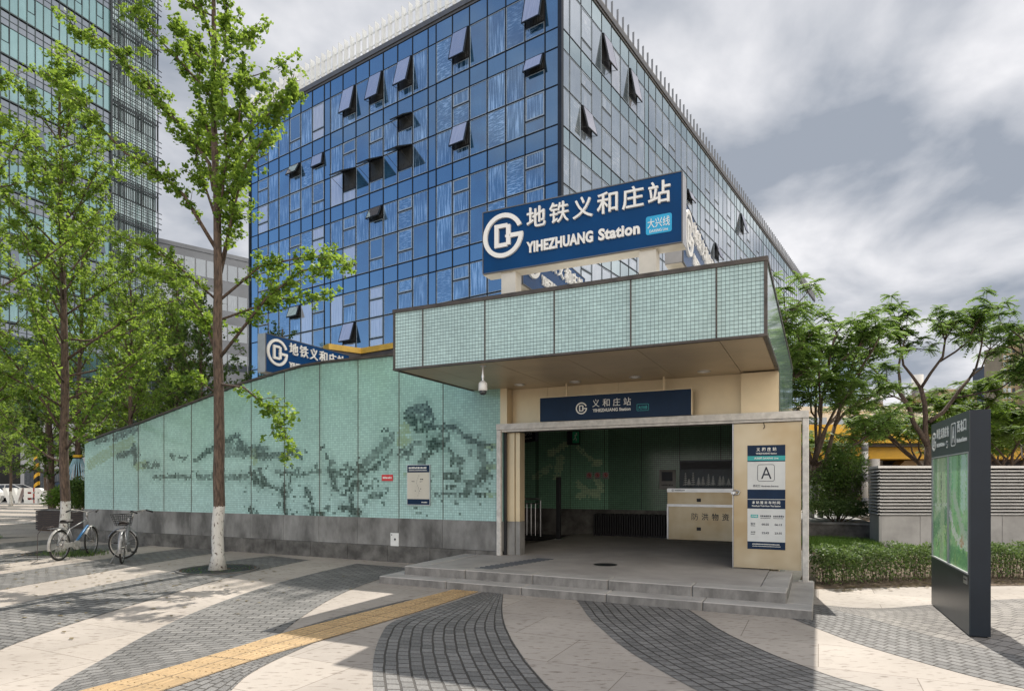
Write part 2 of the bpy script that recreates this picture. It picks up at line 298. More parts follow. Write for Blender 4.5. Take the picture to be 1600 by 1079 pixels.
# ---------------------------------------------------------------- mesh builder
class MB:
    def __init__(s): s.v = []; s.f = []; s.m = []; s.u = {}; s.c = {}; s.r = {}
    def face(s, pts, mi=0, uv=None, col=None, r=None):
        b = len(s.v); s.v.extend(tuple(p) for p in pts); k = len(s.f); s.f.append(tuple(range(b, b + len(pts)))); s.m.append(mi)
        if uv: s.u[k] = uv
        if col: s.c[k] = col
        if r is not None: s.r[k] = r
    def mesh(s, vs, fs, mi=0):
        b = len(s.v); s.v.extend(tuple(p) for p in vs)
        for f in fs: s.f.append(tuple(b + i for i in f)); s.m.append(mi)
    def hexa(s, c, mi=0):
        b = len(s.v); s.v.extend(tuple(p) for p in c)
        for f in ((0, 3, 2, 1), (4, 5, 6, 7), (0, 1, 5, 4), (1, 2, 6, 5), (2, 3, 7, 6), (3, 0, 4, 7)): s.f.append(tuple(b + i for i in f)); s.m.append(mi)
    def box(s, x0, x1, y0, y1, z0, z1, mi=0):
        s.hexa(((x0, y0, z0), (x1, y0, z0), (x1, y1, z0), (x0, y1, z0), (x0, y0, z1), (x1, y0, z1), (x1, y1, z1), (x0, y1, z1)), mi)
    def cbox(s, x0, x1, y0, y1, z0, z1, c=.01, mi=0):
        """box with chamfered vertical and top edges"""
        q = [(x0 + c, y0), (x1 - c, y0), (x1, y0 + c), (x1, y1 - c), (x1 - c, y1), (x0 + c, y1), (x0, y1 - c), (x0, y0 + c)]
        cx, cy = (x0 + x1) / 2, (y0 + y1) / 2
        def ins(p): return (p[0] + (c if p[0] < cx else -c), p[1] + (c if p[1] < cy else -c))
        b = len(s.v); s.v += [(a, d, z0) for a, d in q] + [(a, d, z1 - c) for a, d in q] + [(*ins(p), z1) for p in q]
        s.f.append(tuple(b + i for i in reversed(range(8)))); s.m.append(mi)
        for k in (0, 8):
            for i in range(8): s.f.append((b + k + i, b + k + (i + 1) % 8, b + k + 8 + (i + 1) % 8, b + k + 8 + i)); s.m.append(mi)
        s.f.append(tuple(b + 16 + i for i in range(8))); s.m.append(mi)
    def obox(s, p, ax, ay, az, mi=0):
        """box from corner p with three edge vectors"""
        p, ax, ay, az = map(Vector, (p, ax, ay, az))
        s.hexa((p, p + ax, p + ax + ay, p + ay, p + az, p + ax + az, p + ax + ay + az, p + ay + az), mi)
    def tube(s, pts, rad, n=8, mi=0, closed=False):
        pts = [Vector(p) for p in pts]
        if isinstance(rad, (int, float)): rad = [rad] * len(pts)
        L = len(pts); b = len(s.v); prev = None
        for i, p in enumerate(pts):
            if closed: t = pts[(i + 1) % L] - pts[i - 1]
            else: t = pts[min(i + 1, L - 1)] - pts[max(i - 1, 0)]
            if t.length < 1e-9: t = Vector((0, 0, 1))
            t.normalize()
            if prev is None:
                a = Vector((1, 0, 0)) if abs(t.x) < .8 else Vector((0, 1, 0)); x = t.cross(a).normalized()
            else:
                x = (prev - t * prev.dot(t))
                x = x.normalized() if x.length > 1e-6 else t.orthogonal().normalized()
            prev = x; y = t.cross(x)
            for k in range(n):
                an = 2 * math.pi * k / n; s.v.append(tuple(p + (x * math.cos(an) + y * math.sin(an)) * rad[i]))
        for i in range(L if closed else L - 1):
            for k in range(n):
                i2 = (i + 1) % L
                s.f.append((b + i * n + k, b + i * n + (k + 1) % n, b + i2 * n + (k + 1) % n, b + i2 * n + k)); s.m.append(mi)
        if not closed:
            s.f.append(tuple(b + k for k in reversed(range(n)))); s.m.append(mi)
            s.f.append(tuple(b + (L - 1) * n + k for k in range(n))); s.m.append(mi)
    def prism(s, pts, d, mi=0):
        """extrude the 3d polygon pts by vector d"""
        pts = [Vector(p) for p in pts]; d = Vector(d); k = len(pts); b = len(s.v)
        s.v += [tuple(p) for p in pts] + [tuple(p + d) for p in pts]
        s.f.append(tuple(b + i for i in range(k))); s.m.append(mi); s.f.append(tuple(b + k + i for i in reversed(range(k)))); s.m.append(mi)
        for i in range(k): s.f.append((b + i, b + (i + 1) % k, b + k + (i + 1) % k, b + k + i)); s.m.append(mi)
    def disc(s, c, r, z, n=32, mi=0, ry=None):
        s.face([(c[0] + r * math.cos(2 * math.pi * i / n), c[1] + (ry or r) * math.sin(2 * math.pi * i / n), z) for i in range(n)], mi)
    def build(s, name, mats, parent=None, smooth=False):
        me = bpy.data.meshes.new(name); me.from_pydata(s.v, [], s.f)
        for m in (mats if isinstance(mats, (list, tuple)) else [mats]): me.materials.append(MATS[m])
        me.polygons.foreach_set('material_index', s.m)
        if s.u:
            uvl = me.uv_layers.new(name='UVMap'); arr = np.zeros((len(me.loops), 2))
            st = np.zeros(len(me.polygons), dtype=np.int32); me.polygons.foreach_get('loop_start', st)
            for k, uv in s.u.items(): arr[st[k]:st[k] + len(uv)] = uv
            uvl.data.foreach_set('uv', arr.ravel())
        if s.c:
            at = me.attributes.new('col', 'FLOAT_COLOR', 'FACE'); arr = np.ones((len(s.f), 4))
            for k, c in s.c.items(): arr[k, :3] = c
            at.data.foreach_set('color', arr.ravel())
        if s.r:
            at = me.attributes.new('rnd', 'FLOAT', 'FACE'); arr = np.zeros(len(s.f))
            for k, c in s.r.items(): arr[k] = c
            at.data.foreach_set('value', arr)
        if smooth: me.polygons.foreach_set('use_smooth', [True] * len(me.polygons))
        me.update()
        o = bpy.data.objects.new(name, me); COL.objects.link(o)
        if parent: o.parent = parent
        return o

def thing(name, label, cat, loc=(0, 0, 0), rz=0., group=None):
    o = bpy.data.objects.new(name, None); o.empty_display_size = .3; COL.objects.link(o); o.location = loc; o.rotation_euler = (0, 0, rz)
    return tag(o, label, cat, group)
def tag(o, label, cat, group=None):
    o['label'] = label; o['category'] = cat
    if group: o['group'] = group
    return o
def struct(o, kind='structure'): o['kind'] = kind; return o
def copy_tree(o, loc, rz=0., scale=1., label=None):
    c = o.copy(); COL.objects.link(c); c.location = loc; c.rotation_euler = (0, 0, rz); c.scale = (scale,) * 3
    if label: c['label'] = label
    for ch in list(o.children):
        d = ch.copy(); COL.objects.link(d); d.parent = c
        for g in list(ch.children):
            h = g.copy(); COL.objects.link(h); h.parent = d
    return c

_tx = {}
def text_geo(body, bold):
    if (body, bold) not in _tx:
        c = bpy.data.curves.new('t', 'FONT'); c.body = body; c.size = 1; c.offset = bold; c.resolution_u = 3; c.extrude = .5; c.space_character = 1.0 + 2.6 * max(0., bold - .02)
        o = bpy.data.objects.new('t', c); COL.objects.link(o); bpy.context.view_layer.update()
        me = bpy.data.meshes.new_from_object(o.evaluated_get(bpy.context.evaluated_depsgraph_get()))
        vs = np.array([v.co[:] for v in me.vertices]); fs = [tuple(p.vertices) for p in me.polygons]
        bpy.data.objects.remove(o); bpy.data.curves.remove(c); bpy.data.meshes.remove(me)
        _tx[(body, bold)] = (vs, fs)
    return _tx[(body, bold)]
def put_text(mb, body, o, ax, ay, x, y, w, h, depth=.006, bold=.0, mi=0, side=None):
    """lettering whose bounding box is w x h with lower left corner (x, y) on the plane o + ax, ay"""
    vs, fs = text_geo(body, bold); lo = vs.min(0); hi = vs.max(0); sp = np.maximum(hi - lo, 1e-6)
    o, ax, ay = Vector(o), Vector(ax), Vector(ay); nrm = ax.cross(ay)
    P = [o + ax * (x + (v[0] - lo[0]) / sp[0] * w) + ay * (y + (v[1] - lo[1]) / sp[1] * h) + nrm * ((v[2] + .5) * depth) for v in vs]
    if side is None: mb.mesh(P, fs, mi)
    else:
        b = len(mb.v); mb.v.extend(tuple(p) for p in P)
        for f in fs:
            zs = [vs[i][2] for i in f]; mb.f.append(tuple(b + i for i in f)); mb.m.append(mi if min(zs) > .49 else side)
def line_part(parent, mat, body, o, ax, ay, x, y, w, h, depth=.002, bold=.0, name='lettering'):
    mb = MB(); put_text(mb, body, o, ax, ay, x, y, w, h, depth, bold); return mb.build(name, mat, parent)
def rect_part(parent, mat, name, o, ax, ay, x0, x1, y0, y1, depth):
    mb = MB(); put_rect(mb, o, ax, ay, x0, x1, y0, y1, depth); return mb.build(name, mat, parent)
def print_part(parent, mat, o, ax, ay, x0, x1, y, h, rng, depth=.001):
    mb = MB(); small_print(mb, o, ax, ay, x0, x1, y, h, rng, depth); return mb.build('small_print', mat, parent)
def put_rect(mb, o, ax, ay, x0, x1, y0, y1, depth, mi=0):
    o, ax, ay = Vector(o), Vector(ax), Vector(ay); mb.obox(o + ax * x0 + ay * y0, ax * (x1 - x0), ay * (y1 - y0), ax.cross(ay) * depth, mi)
def put_ring(mb, o, ax, ay, cx, cy, r0, r1, a0, a1, depth, mi=0, n=44):
    o, ax, ay = Vector(o), Vector(ax), Vector(ay); nr = ax.cross(ay) * depth; b = len(mb.v)
    for i in range(n + 1):
        a = a0 + (a1 - a0) * i / n; d = ax * math.cos(a) + ay * math.sin(a); c = o + ax * cx + ay * cy
        mb.v += [tuple(c + d * r0), tuple(c + d * r1), tuple(c + d * r0 + nr), tuple(c + d * r1 + nr)]
    for i in range(n):
        p = b + 4 * i; q = p + 4
        for f in ((p + 2, p + 3, q + 3, q + 2), (p + 3, p + 1, q + 1, q + 3), (p, p + 2, q + 2, q), (p + 1, p, q, q + 1)): mb.f.append(f); mb.m.append(mi)
    for p in (b, b + 4 * n): mb.f.append((p, p + 1, p + 3, p + 2)); mb.m.append(mi)
def put_logo(mb, o, ax, ay, cx, cy, r, depth, mi=0):
    """ring emblem: open ring with a bar running in to a boxy D"""
    put_ring(mb, o, ax, ay, cx, cy, r * .80, r, R(22), R(358), depth, mi)
    def q(x0, x1, y0, y1, d=1.): put_rect(mb, o, ax, ay, cx + x0 * r, cx + x1 * r, cy + y0 * r, cy + y1 * r, depth * d, mi)
    q(.37, .99, -.15, .04, .97)
    q(-.42, -.22, -.52, .52); q(-.22, .22, .34, .52, .99); q(-.22, .22, -.52, -.34, .99); q(.17, .37, -.45, -.10, .98); q(.17, .37, .0, .45, .98); q(.12, .34, -.10, .0, .96)
def put_round_box(mb, o, ax, ay, x0, x1, y0, y1, rad, depth, line=None, mi=0):
    """rounded rectangle: filled, or an outline of the given line width"""
    o, ax, ay = Vector(o), Vector(ax), Vector(ay); nr = ax.cross(ay) * depth
    def loop(d):
        P = []
        for (cx, cy, a) in ((x1 - rad, y1 - rad, 0), (x0 + rad, y1 - rad, 90), (x0 + rad, y0 + rad, 180), (x1 - rad, y0 + rad, 270)):
            for k in range(6):
                t = R(a + 18 * k); rr = max(rad - d, .0005); P.append(o + ax * (cx + math.cos(t) * rr) + ay * (cy + math.sin(t) * rr))
        return P
    if line is None: mb.prism(loop(0), nr, mi)
    else:
        A = loop(0); B = loop(line); n = len(A); b = len(mb.v)
        for i in range(n): mb.v += [tuple(A[i]), tuple(B[i]), tuple(A[i] + nr), tuple(B[i] + nr)]
        for i in range(n):
            p = b + 4 * i; q = b + 4 * ((i + 1) % n)
            for f in ((p + 2, q + 2, q + 3, p + 3), (p, q, q + 2, p + 2), (p + 1, p + 3, q + 3, q + 1)): mb.f.append(f); mb.m.append(mi)
def small_print(mb, o, ax, ay, x0, x1, y, h, rng, depth=.0015, mi=0):
    """a line of print too small to read: broken short bars"""
    x = x0
    while x < x1 - h * .3:
        w = h * rng.uniform(.45, .85); put_rect(mb, o, ax, ay, x, min(x + w, x1), y, y + h * rng.uniform(.75, 1), depth, mi); x += w + h * .28
pmat('sign_grey_navy', (.022, .031, .038), .35, 0, var=.12, spec=.35)
_m, _n, _l, _b = newmat('pane_glass'); _b.inputs['Base Color'].default_value = (.9, .97, .93, 1); _b.inputs['Roughness'].default_value = .03; _b.inputs['Alpha'].default_value = .10; _b.inputs['Specular IOR Level'].default_value = .9

pmat('grating', (.09, .10, .115), .5, .4, var=.15)
facade_glass('sash_glass', (.36, .35, .38), (.44, .43, .46), (.3, .3, .3), (.75, .74, .80), 2., .42)  # paler than the panes: bright reflections painted into the base
pmat('trim_dark', (.13, .13, .135), .45, .4, var=.1)
pmat('screen_grey', (.045, .055, .06), .5, .3, var=.15)
pmat('grout', (.03, .06, .056), .7, var=.1)
pmat('tower_mullion', (.075, .10, .105), .45, .3, var=.15)
pmat('poster_night', (.035, .055, .08), .4, var=.4, scale=3)
leafmat('dry_leaf', (.10, .07, .03), (.22, .17, .06), (.3, .25, .08), .2)
pmat('tactile_bar', (.40, .275, .14), .6, var=.2, scale=5)
# ---------------------------------------------------------------- ground and paving
rng = random.Random(7)
def sheet(name, pts, z, mat):
    mb = MB(); mb.face([(x, y, z) for x, y in pts]); return struct(mb.build(name, mat))
sheet('ground', [(-900, -300), (900, -300), (900, 1500), (-900, 1500)], -.012, 'asphalt')
sheet('plaza_paving', [(-60, -25), (40, -25), (40, 47), (-60, 47)], 0, 'pale_stone')
mb = MB(); mb.box(-120, 60, 47.02, 47.2, -.1, .10); struct(mb.build('kerb', 'granite_pale'))

def resample(P, n):
    P = [Vector((p[0], p[1])) for p in P]; d = [0]
    for a, b in zip(P, P[1:]): d.append(d[-1] + (b - a).length)
    out = []
    for i in range(n):
        t = d[-1] * i / (n - 1); k = 0
        while k < len(d) - 2 and d[k + 1] < t: k += 1
        f = (t - d[k]) / max(1e-9, d[k + 1] - d[k]); out.append(P[k].lerp(P[k + 1], f))
    return out, d[-1]
def smooth(P, it=2):
    P = [Vector((p[0], p[1])) for p in P]
    for _ in range(it):
        Q = [P[0]]
        for a, b in zip(P, P[1:]): Q += [a.lerp(b, .25), a.lerp(b, .75)]
        Q.append(P[-1]); P = Q
    return P
def extend(P, d0=0, d1=0):
    P = [Vector((p[0], p[1])) for p in P]
    if d0: P.insert(0, P[0] + (P[0] - P[1]).normalized() * d0)
    if d1: P.append(P[-1] + (P[-1] - P[-2]).normalized() * d1)
    return P
def band(name, A, B, mat, z=.004, swap=False, n=60, m=6, w=None):
    A, la = resample(smooth(A), n); B, lb = resample(smooth(B), n); L = (la + lb) / 2
    wd = w or sum((a - b).length for a, b in zip(A, B)) / n
    mb = MB()
    for i in range(n - 1):
        for j in range(m):
            q = []; uv = []
            for (a, c) in ((i, j), (i + 1, j), (i + 1, j + 1), (i, j + 1)):
                p = A[a].lerp(B[a], c / m); q.append((p.x, p.y, z)); s, t = L * a / (n - 1), wd * c / m
                uv.append((t, s) if swap else (s, t))
            if swap: mb.face(q, uv=uv)
            else: mb.face(q, uv=uv)
    o = mb.build(name, mat)
    me = o.data
    if me.polygons[0].normal.z < 0: me.flip_normals()
    return struct(o)
T_u = [(-.91, 9.72), (-1.49, 8.69), (-1.98, 7.85), (-2.24, 7.39), (-2.53, 6.89), (-2.81, 6.16), (-3.13, 5.46), (-3.42, 5.01), (-4.2, 3.5)]
T_l = [(-.50, 9.53), (-1.12, 8.19), (-1.48, 7.53), (-1.98, 6.61), (-2.41, 5.85), (-2.75, 5.01), (-3.5, 3.3)]
G_l = [(-.40, 9.62), (-.50, 9.40), (-1.10, 8.17), (-1.46, 7.50), (-1.41, 6.75), (-1.33, 6.12), (-1.23, 5.59), (-1.1, 5.01), (-.6, 3.2)]
G_r = [(-.13, 9.50), (-.13, 9.28), (-.13, 8.29), (-.1, 7.53), (-.02, 6.75), (.08, 6.12), (.18, 5.59), (.32, 5.01), (.85, 3.2)]
H_l = [(.90, 9.0), (.92, 8.64), (.94, 7.74), (1.02, 7.05), (1.1, 6.41), (1.21, 5.9), (1.35, 5.41), (1.47, 5.01), (2.1, 3.2)]
H_r = [(2.29, 8.3), (2.30, 8.05), (2.32, 7.46), (2.34, 6.93), (2.43, 6.41), (2.52, 5.98), (2.63, 5.67), (2.72, 5.38), (2.85, 5.17), (2.94, 5.01), (3.9, 3.4)]
J_l = [(3.36, 7.9), (3.41, 7.5), (3.47, 6.95), (3.52, 6.55), (3.62, 6.2), (3.74, 5.85), (3.87, 5.5), (4.0, 5.22), (4.1, 5.07), (5.1, 3.8)]
K_l = [(4.05, 8.52), (4.45, 8.15), (5.65, 8.55), (6.71, 8.88), (7.25, 8.98), (9.5, 9.2), (12.5, 8.6)]
band('setts_paving', G_l, G_r, 'setts', w=1.26)
band('setts_paving', H_l, H_r, 'setts', w=1.26)
band('setts_paving', J_l, [(4.05, 8.52), (4.3, 7.85), (4.42, 7.2), (4.5, 6.75), (4.66, 6.35), (4.85, 5.95), (5.1, 5.6), (5.35, 5.25), (6.3, 4.2)], 'setts', w=1.05)
band('worn_setts_paving', [(4.05, 8.52), (4.3, 7.85), (4.42, 7.2), (4.5, 6.75), (4.66, 6.35), (4.85, 5.95), (5.1, 5.6), (5.35, 5.25), (6.3, 4.2)],
     [(4.10, 8.56), (4.7, 8.2), (5.65, 8.55), (6.71, 8.88), (7.25, 8.98), (9.5, 9.2), (11, 8.6), (12.5, 7.4), (13, 5)], 'worn_setts', z=.0045, w=3.0, m=10)
A_u = [(-6.3, 16.4), (-6.92, 14.85), (-7.37, 12.71), (-7.63, 11.04), (-7.86, 9.72), (-8.0, 7.5), (-7.95, 5.5)]
A_l = [(-5.42, 14.22), (-6.01, 13.28), (-6.27, 12.01), (-6.44, 11.11), (-6.63, 9.81), (-6.76, 8.36), (-6.8, 6.6), (-6.6, 4.6)]
C_u = [(-4.30, 13.45), (-4.39, 13.17), (-4.94, 11.11), (-5.07, 8.9), (-5.14, 7.49), (-5.10, 6.59), (-5.04, 6.23), (-4.6, 4.2)]
C_l = [(-3.15, 12.85), (-3.2, 12.76), (-3.85, 10.6), (-4.05, 8.53), (-3.99, 7.0), (-3.81, 5.88), (-3.69, 5.01), (-3.0, 3.2)]
D_r = [(-1.95, 12.2), (-1.99, 11.75), (-2.44, 10.08), (-2.57, 8.98), (-2.58, 7.97), (-2.56, 7.42), (-2.52, 6.90), (-2.81, 6.16), (-3.13, 5.46), (-3.42, 5.01), (-4.2, 3.5)]
band('block_paving', A_l, C_u, 'block_paving', swap=True, w=1.37)
band('block_paving', C_l, [(-1.95, 12.2), (-1.99, 11.75), (-2.44, 10.08), (-2.57, 8.98), (-2.58, 7.97), (-2.56, 7.42), (-2.52, 6.92)] + [(-2.54, 6.86), (-2.83, 6.13), (-3.15, 5.43), (-3.44, 4.98), (-3.9, 4.1)], 'block_paving', swap=True, w=1.35)
band('block_paving', [(-1.50, 8.85), (-1.75, 8.45), (-2.2, 7.7), (-2.50, 6.93)], [(-1.40, 8.98), (-1.51, 8.72), (-2.0, 7.88), (-2.53, 6.90)], 'block_paving', z=.0042, swap=True, w=.3, n=20, m=2)
band('block_paving', [(-2.05, 6.52), (-2.41, 5.82), (-2.76, 4.98), (-3.3, 3.7)], [(-2.04, 6.5), (-2.28, 5.55), (-2.23, 5.01), (-2.0, 3.4)], 'setts', z=.0042, w=.55, n=30)
band('tactile_paving', T_u, T_l, 'tactile', z=.008, w=.6, m=4)
mb = MB()      # raised guiding bars on the tactile tiles
TA, tl = resample(smooth(T_u), 200); TB, _l = resample(smooth(T_l), 200); k_ = 0.
for i in range(0, 197, 6):
    for j in range(8):
        f = (j + .5) / 8; p, q = TA[i].lerp(TB[i], f), TA[min(199, i + 5)].lerp(TB[min(199, i + 5)], f); d = q - p; n_ = Vector((-d.y, d.x)).normalized() * .012
        mb.hexa([(p.x - n_.x, p.y - n_.y, .0082), (q.x - n_.x, q.y - n_.y, .0082), (q.x + n_.x, q.y + n_.y, .0082), (p.x + n_.x, p.y + n_.y, .0082)] + [(a.x + s_ * n_.x * .6, a.y + s_ * n_.y * .6, .0135) for a, s_ in ((p, -1), (q, -1), (q, 1), (p, 1))])
struct(mb.build('tactile_paving_bars', 'tactile_bar'))
def shift(P, dx, dy=0): return [(p[0] + dx, p[1] + dy) for p in P]
band('block_paving', shift(A_u, -1.55, .3), A_u, 'block_paving', swap=True, w=1.5)
for k in range(1, 5):
    band('block_paving', shift(A_u, -1.55 - 2.75 * k, .9 * k), shift(A_u, -2.75 * k, .9 * k), 'block_paving', swap=True, w=1.5)
for k in range(6):   # dark strips across the far end: shadows and paving bands drawn alike as paving
    y = 21.5 + k * 3.4
    band('block_paving', [(-52, y + 9), (-30, y + 3), (-18.5, y)], [(-52, y + 10.4), (-30, y + 4.4), (-18.5, y + 1.4)], 'block_paving', z=.0042, w=1.4, n=20)
# planting bed to the right of the entrance
sheet('planting_bed', [(4.35, 9.75), (6.3, 10.0), (9.5, 10.2), (13, 9.9), (17, 9.2), (22, 30), (9, 30), (6.9, 14.5)], .006, 'soil')

# ---------------------------------------------------------------- station entrance (local u right, v back)
ANG = math.atan2(-.4353, .9003)
ST_LOC = (-2.18, 10.37, 0)
def loc2w(u, v, z=0): return (ST_LOC[0] + .9003 * u + .4353 * v, ST_LOC[1] - .4353 * u + .9003 * v, z)
st = thing('station_entrance', 'pale green glass mosaic subway entrance with stone steps and a wide dark doorway', 'subway entrance', ST_LOC, ANG)
X, Y, Z = Vector((1, 0, 0)), Vector((0, 1, 0)), Vector((0, 0, 1))
UR, ZT, ZS, VM, VB = 5.92, 4.36, 3.44, 2.42, 8.0     # right side, roof top, soffit, mural wall, back wall
# steps, laid in slabs
mb = MB()
def course(u0, u1, v0, v1, z0, z1, n, ch=.012):
    for i in range(n):
        a, b = u0 + (u1 - u0) * i / n, u0 + (u1 - u0) * (i + 1) / n
        mb.cbox(a + .003, b - .003, v0, v1, z0, z1, ch, 0)
course(0, 6.42, 0, .36, -.05, .12, 5)
mb.cbox(6.07, 6.42, .366, 1.4, -.05, .12, .012, 0); mb.cbox(6.07, 6.42, 1.406, 2.52, -.05, .12, .012, 0); mb.cbox(0, .32, .366, 2.35, -.05, .12, .012, 0)
course(.27, 6.12, .32, .66, -.05, .262, 5)
mb.cbox(5.78, 6.12, .666, 1.5, -.05, .262, .012, 0); mb.cbox(5.78, 6.12, 1.506, 2.34, -.05, .262, .012, 0); mb.cbox(.27, .6, .666, 2.35, -.05, .262, .012, 0)
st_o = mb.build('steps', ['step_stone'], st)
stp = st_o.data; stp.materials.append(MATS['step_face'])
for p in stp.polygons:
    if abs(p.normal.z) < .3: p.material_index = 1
mb = MB()
mb.box(.604, 5.776, .664, VB, .02, .2585)
mb.build('platform', 'platform_stone', st)
mb = MB()
mb.disc((3.24, 1.94), .20, .2625, 40); mb.build('manhole_cover', 'dark_metal', st)
mb = MB()
for i in range(14):
    t = i / 13; u, v = 1.62 + .38 * t, .62 + 1.62 * t
    mb.box(u - .16, u + .16, v - .028, v + .028, .2588, .266)
mb.build('floor_grating', 'grating', st)

# mural wall: profile of its top edge
PROF = [(-12.1, 2.75), (-10.85, 3.0), (-9.75, 3.18), (-8.9, 3.36), (-5.85, 3.99), (-4.55, 4.18), (-4.0, 4.25), (-3.4, 4.28), (1.06, 4.28), (9, 4.28)]
def top_at(u):
    for (a, za), (b, zb) in zip(PROF, PROF[1:]):
        if u <= b: return za + (zb - za) * (u - a) / (b - a)
    return PROF[-1][1]
MURAL_DARK=[([(-1.05,3.0),(-0.77,3.12),(-0.65,2.92)],0.34,0.9),([(-0.93,2.71),(-0.54,2.75),(-0.31,2.74),(-0.02,2.75)],0.11,0.85),([(-0.02,2.75),(0.16,2.6),(0.32,2.46),(0.63,2.39),(0.79,2.35)],0.09,0.75),([(-0.65,2.47),(-0.31,2.46),(-0.21,2.4)],0.06,0.8),([(-0.59,2.4),(-0.4,2.37)],0.18,0.6),([(-0.47,2.46),(-0.7,2.18),(-0.8,2.05)],0.16,0.75),([(0.56,2.31),(0.66,2.0),(0.67,1.75)],0.16,0.6),([(0.66,1.87),(0.49,1.69),(0.32,1.56),(0.25,1.44)],0.18,0.55),([(-0.12,2.32),(0.01,2.13),(0.09,2.0),(0.14,1.85)],0.06,0.7),([(-0.09,1.79),(0.06,1.69),(0.13,1.75)],0.08,0.7),([(-0.47,1.41),(-0.16,1.42),(0.13,1.4),(0.42,1.44),(0.67,1.41)],0.05,0.8),([(-1.52,2.6),(-1.9,2.3),(-2.29,1.98)],0.18,0.42),([(-1.52,2.28),(-1.83,2.07),(-2.15,1.87),(-2.41,1.86)],0.07,0.8),([(-2.41,1.9),(-2.67,1.76),(-2.94,1.8),(-3.21,1.9)],0.07,0.7),([(-5.38,2.25),(-4.93,2.27),(-4.43,2.24)],0.16,0.7),([(-4.47,2.43),(-4.05,2.2)],0.1,0.8),([(-5.34,1.92),(-5.2,1.69),(-5.28,1.55)],0.12,0.75),([(-5.34,1.67),(-4.93,1.55),(-4.59,1.43)],0.09,0.75),([(-4.59,1.55),(-4.53,0.96)],0.12,0.85),([(-3.86,1.48),(-3.76,1.26),(-3.67,0.94)],0.11,0.8),([(-3.78,0.95),(-3.39,0.94)],0.08,0.8),([(-3.34,2.26),(-3.15,2.04)],0.07,0.7),([(-3.21,1.9),(-3.12,1.62),(-3.03,1.48)],0.13,0.8),([(-2.94,1.9),(-2.67,1.97),(-2.5,1.9)],0.07,0.75),([(-2.76,1.62),(-2.32,1.6)],0.11,0.9),([(-2.64,1.55),(-2.62,1.14),(-2.55,0.96)],0.11,0.85),([(-2.94,1.13),(-2.67,1.07),(-2.32,0.98)],0.11,0.8),([(-2.07,1.35),(-1.82,1.39)],0.11,0.6),([(-10.73,2.85),(-10.31,2.98),(-9.88,3.06)],0.22,0.85),([(-11.57,2.77),(-11.15,2.85)],0.18,0.7),([(-10.59,2.36),(-10.18,2.42),(-9.88,2.55)],0.15,0.9),([(-9.88,2.47),(-9.88,2.18)],0.14,0.9),([(-9.52,2.09),(-9.0,2.1)],0.15,0.7),([(-9.13,1.78),(-8.5,1.81),(-7.78,1.78)],0.11,0.6),([(-8.5,2.36),(-8.26,2.32),(-7.9,2.26)],0.05,0.7),([(-7.54,2.19),(-7.06,2.42),(-6.52,2.64),(-6.06,2.77),(-5.8,2.4)],0.12,0.75),([(-6.52,2.47),(-5.87,2.43)],0.37,0.42),([(-7.42,1.78),(-6.63,1.77),(-5.76,1.77)],0.15,0.5),([(-5.57,2.38),(-5.2,2.37)],0.3,0.55),([(-5.57,1.85),(-5.44,1.7)],0.21,0.8),([(-5.61,1.01),(-5.57,0.89)],0.12,0.8),([(-4.83,1.92),(-4.05,1.81),(-3.48,1.91)],0.07,0.6),([(-4.34,1.84),(-4.43,1.55)],0.07,0.7),([(-1.09,2.35),(-0.9,2.47)],0.08,0.6),([(-1.09,2.28),(-1.33,2.19)],0.07,0.7)]
MURAL_OLIVE=[([(-11.87,2.15),(-11.15,2.41),(-10.04,2.73)],0.31,0.45),([(-9.78,2.07),(-9.52,2.12)],0.24,0.6),([(-5.51,2.18),(-5.51,2.37)],0.21,0.6),([(-1.28,2.48),(-1.21,2.75)],0.24,0.5),([(-1.28,2.48),(-1.09,2.54)],0.11,0.5),([(0.7,2.35),(0.95,2.35)],0.1,0.7),([(0.77,1.93),(0.95,1.96)],0.11,0.5),([(-1.09,1.82),(-1.21,1.82)],0.08,0.5),([(0.63,1.41),(0.95,1.42)],0.05,0.5)]
INNER_LIGHT=[([(-0.29,2.47),(-0.06,2.56),(0.16,2.68)],0.16,0.8),([(0.05,2.32),(-0.01,2.06),(-0.1,1.79)],0.18,0.45),([(0.56,2.6),(0.74,2.43),(0.9,2.29),(1.18,2.18)],0.09,0.6),([(1.05,2.15),(1.16,2.18)],0.14,0.6),([(1.09,1.74),(1.19,1.58)],0.17,0.6),([(0.59,1.62),(0.78,1.44)],0.14,0.4),([(0.61,1.28),(0.9,1.36),(1.19,1.43)],0.14,0.6),([(-0.74,1.79),(-0.26,2.06)],0.14,0.3),([(0.96,1.32),(1.16,1.27)],0.09,0.7)]
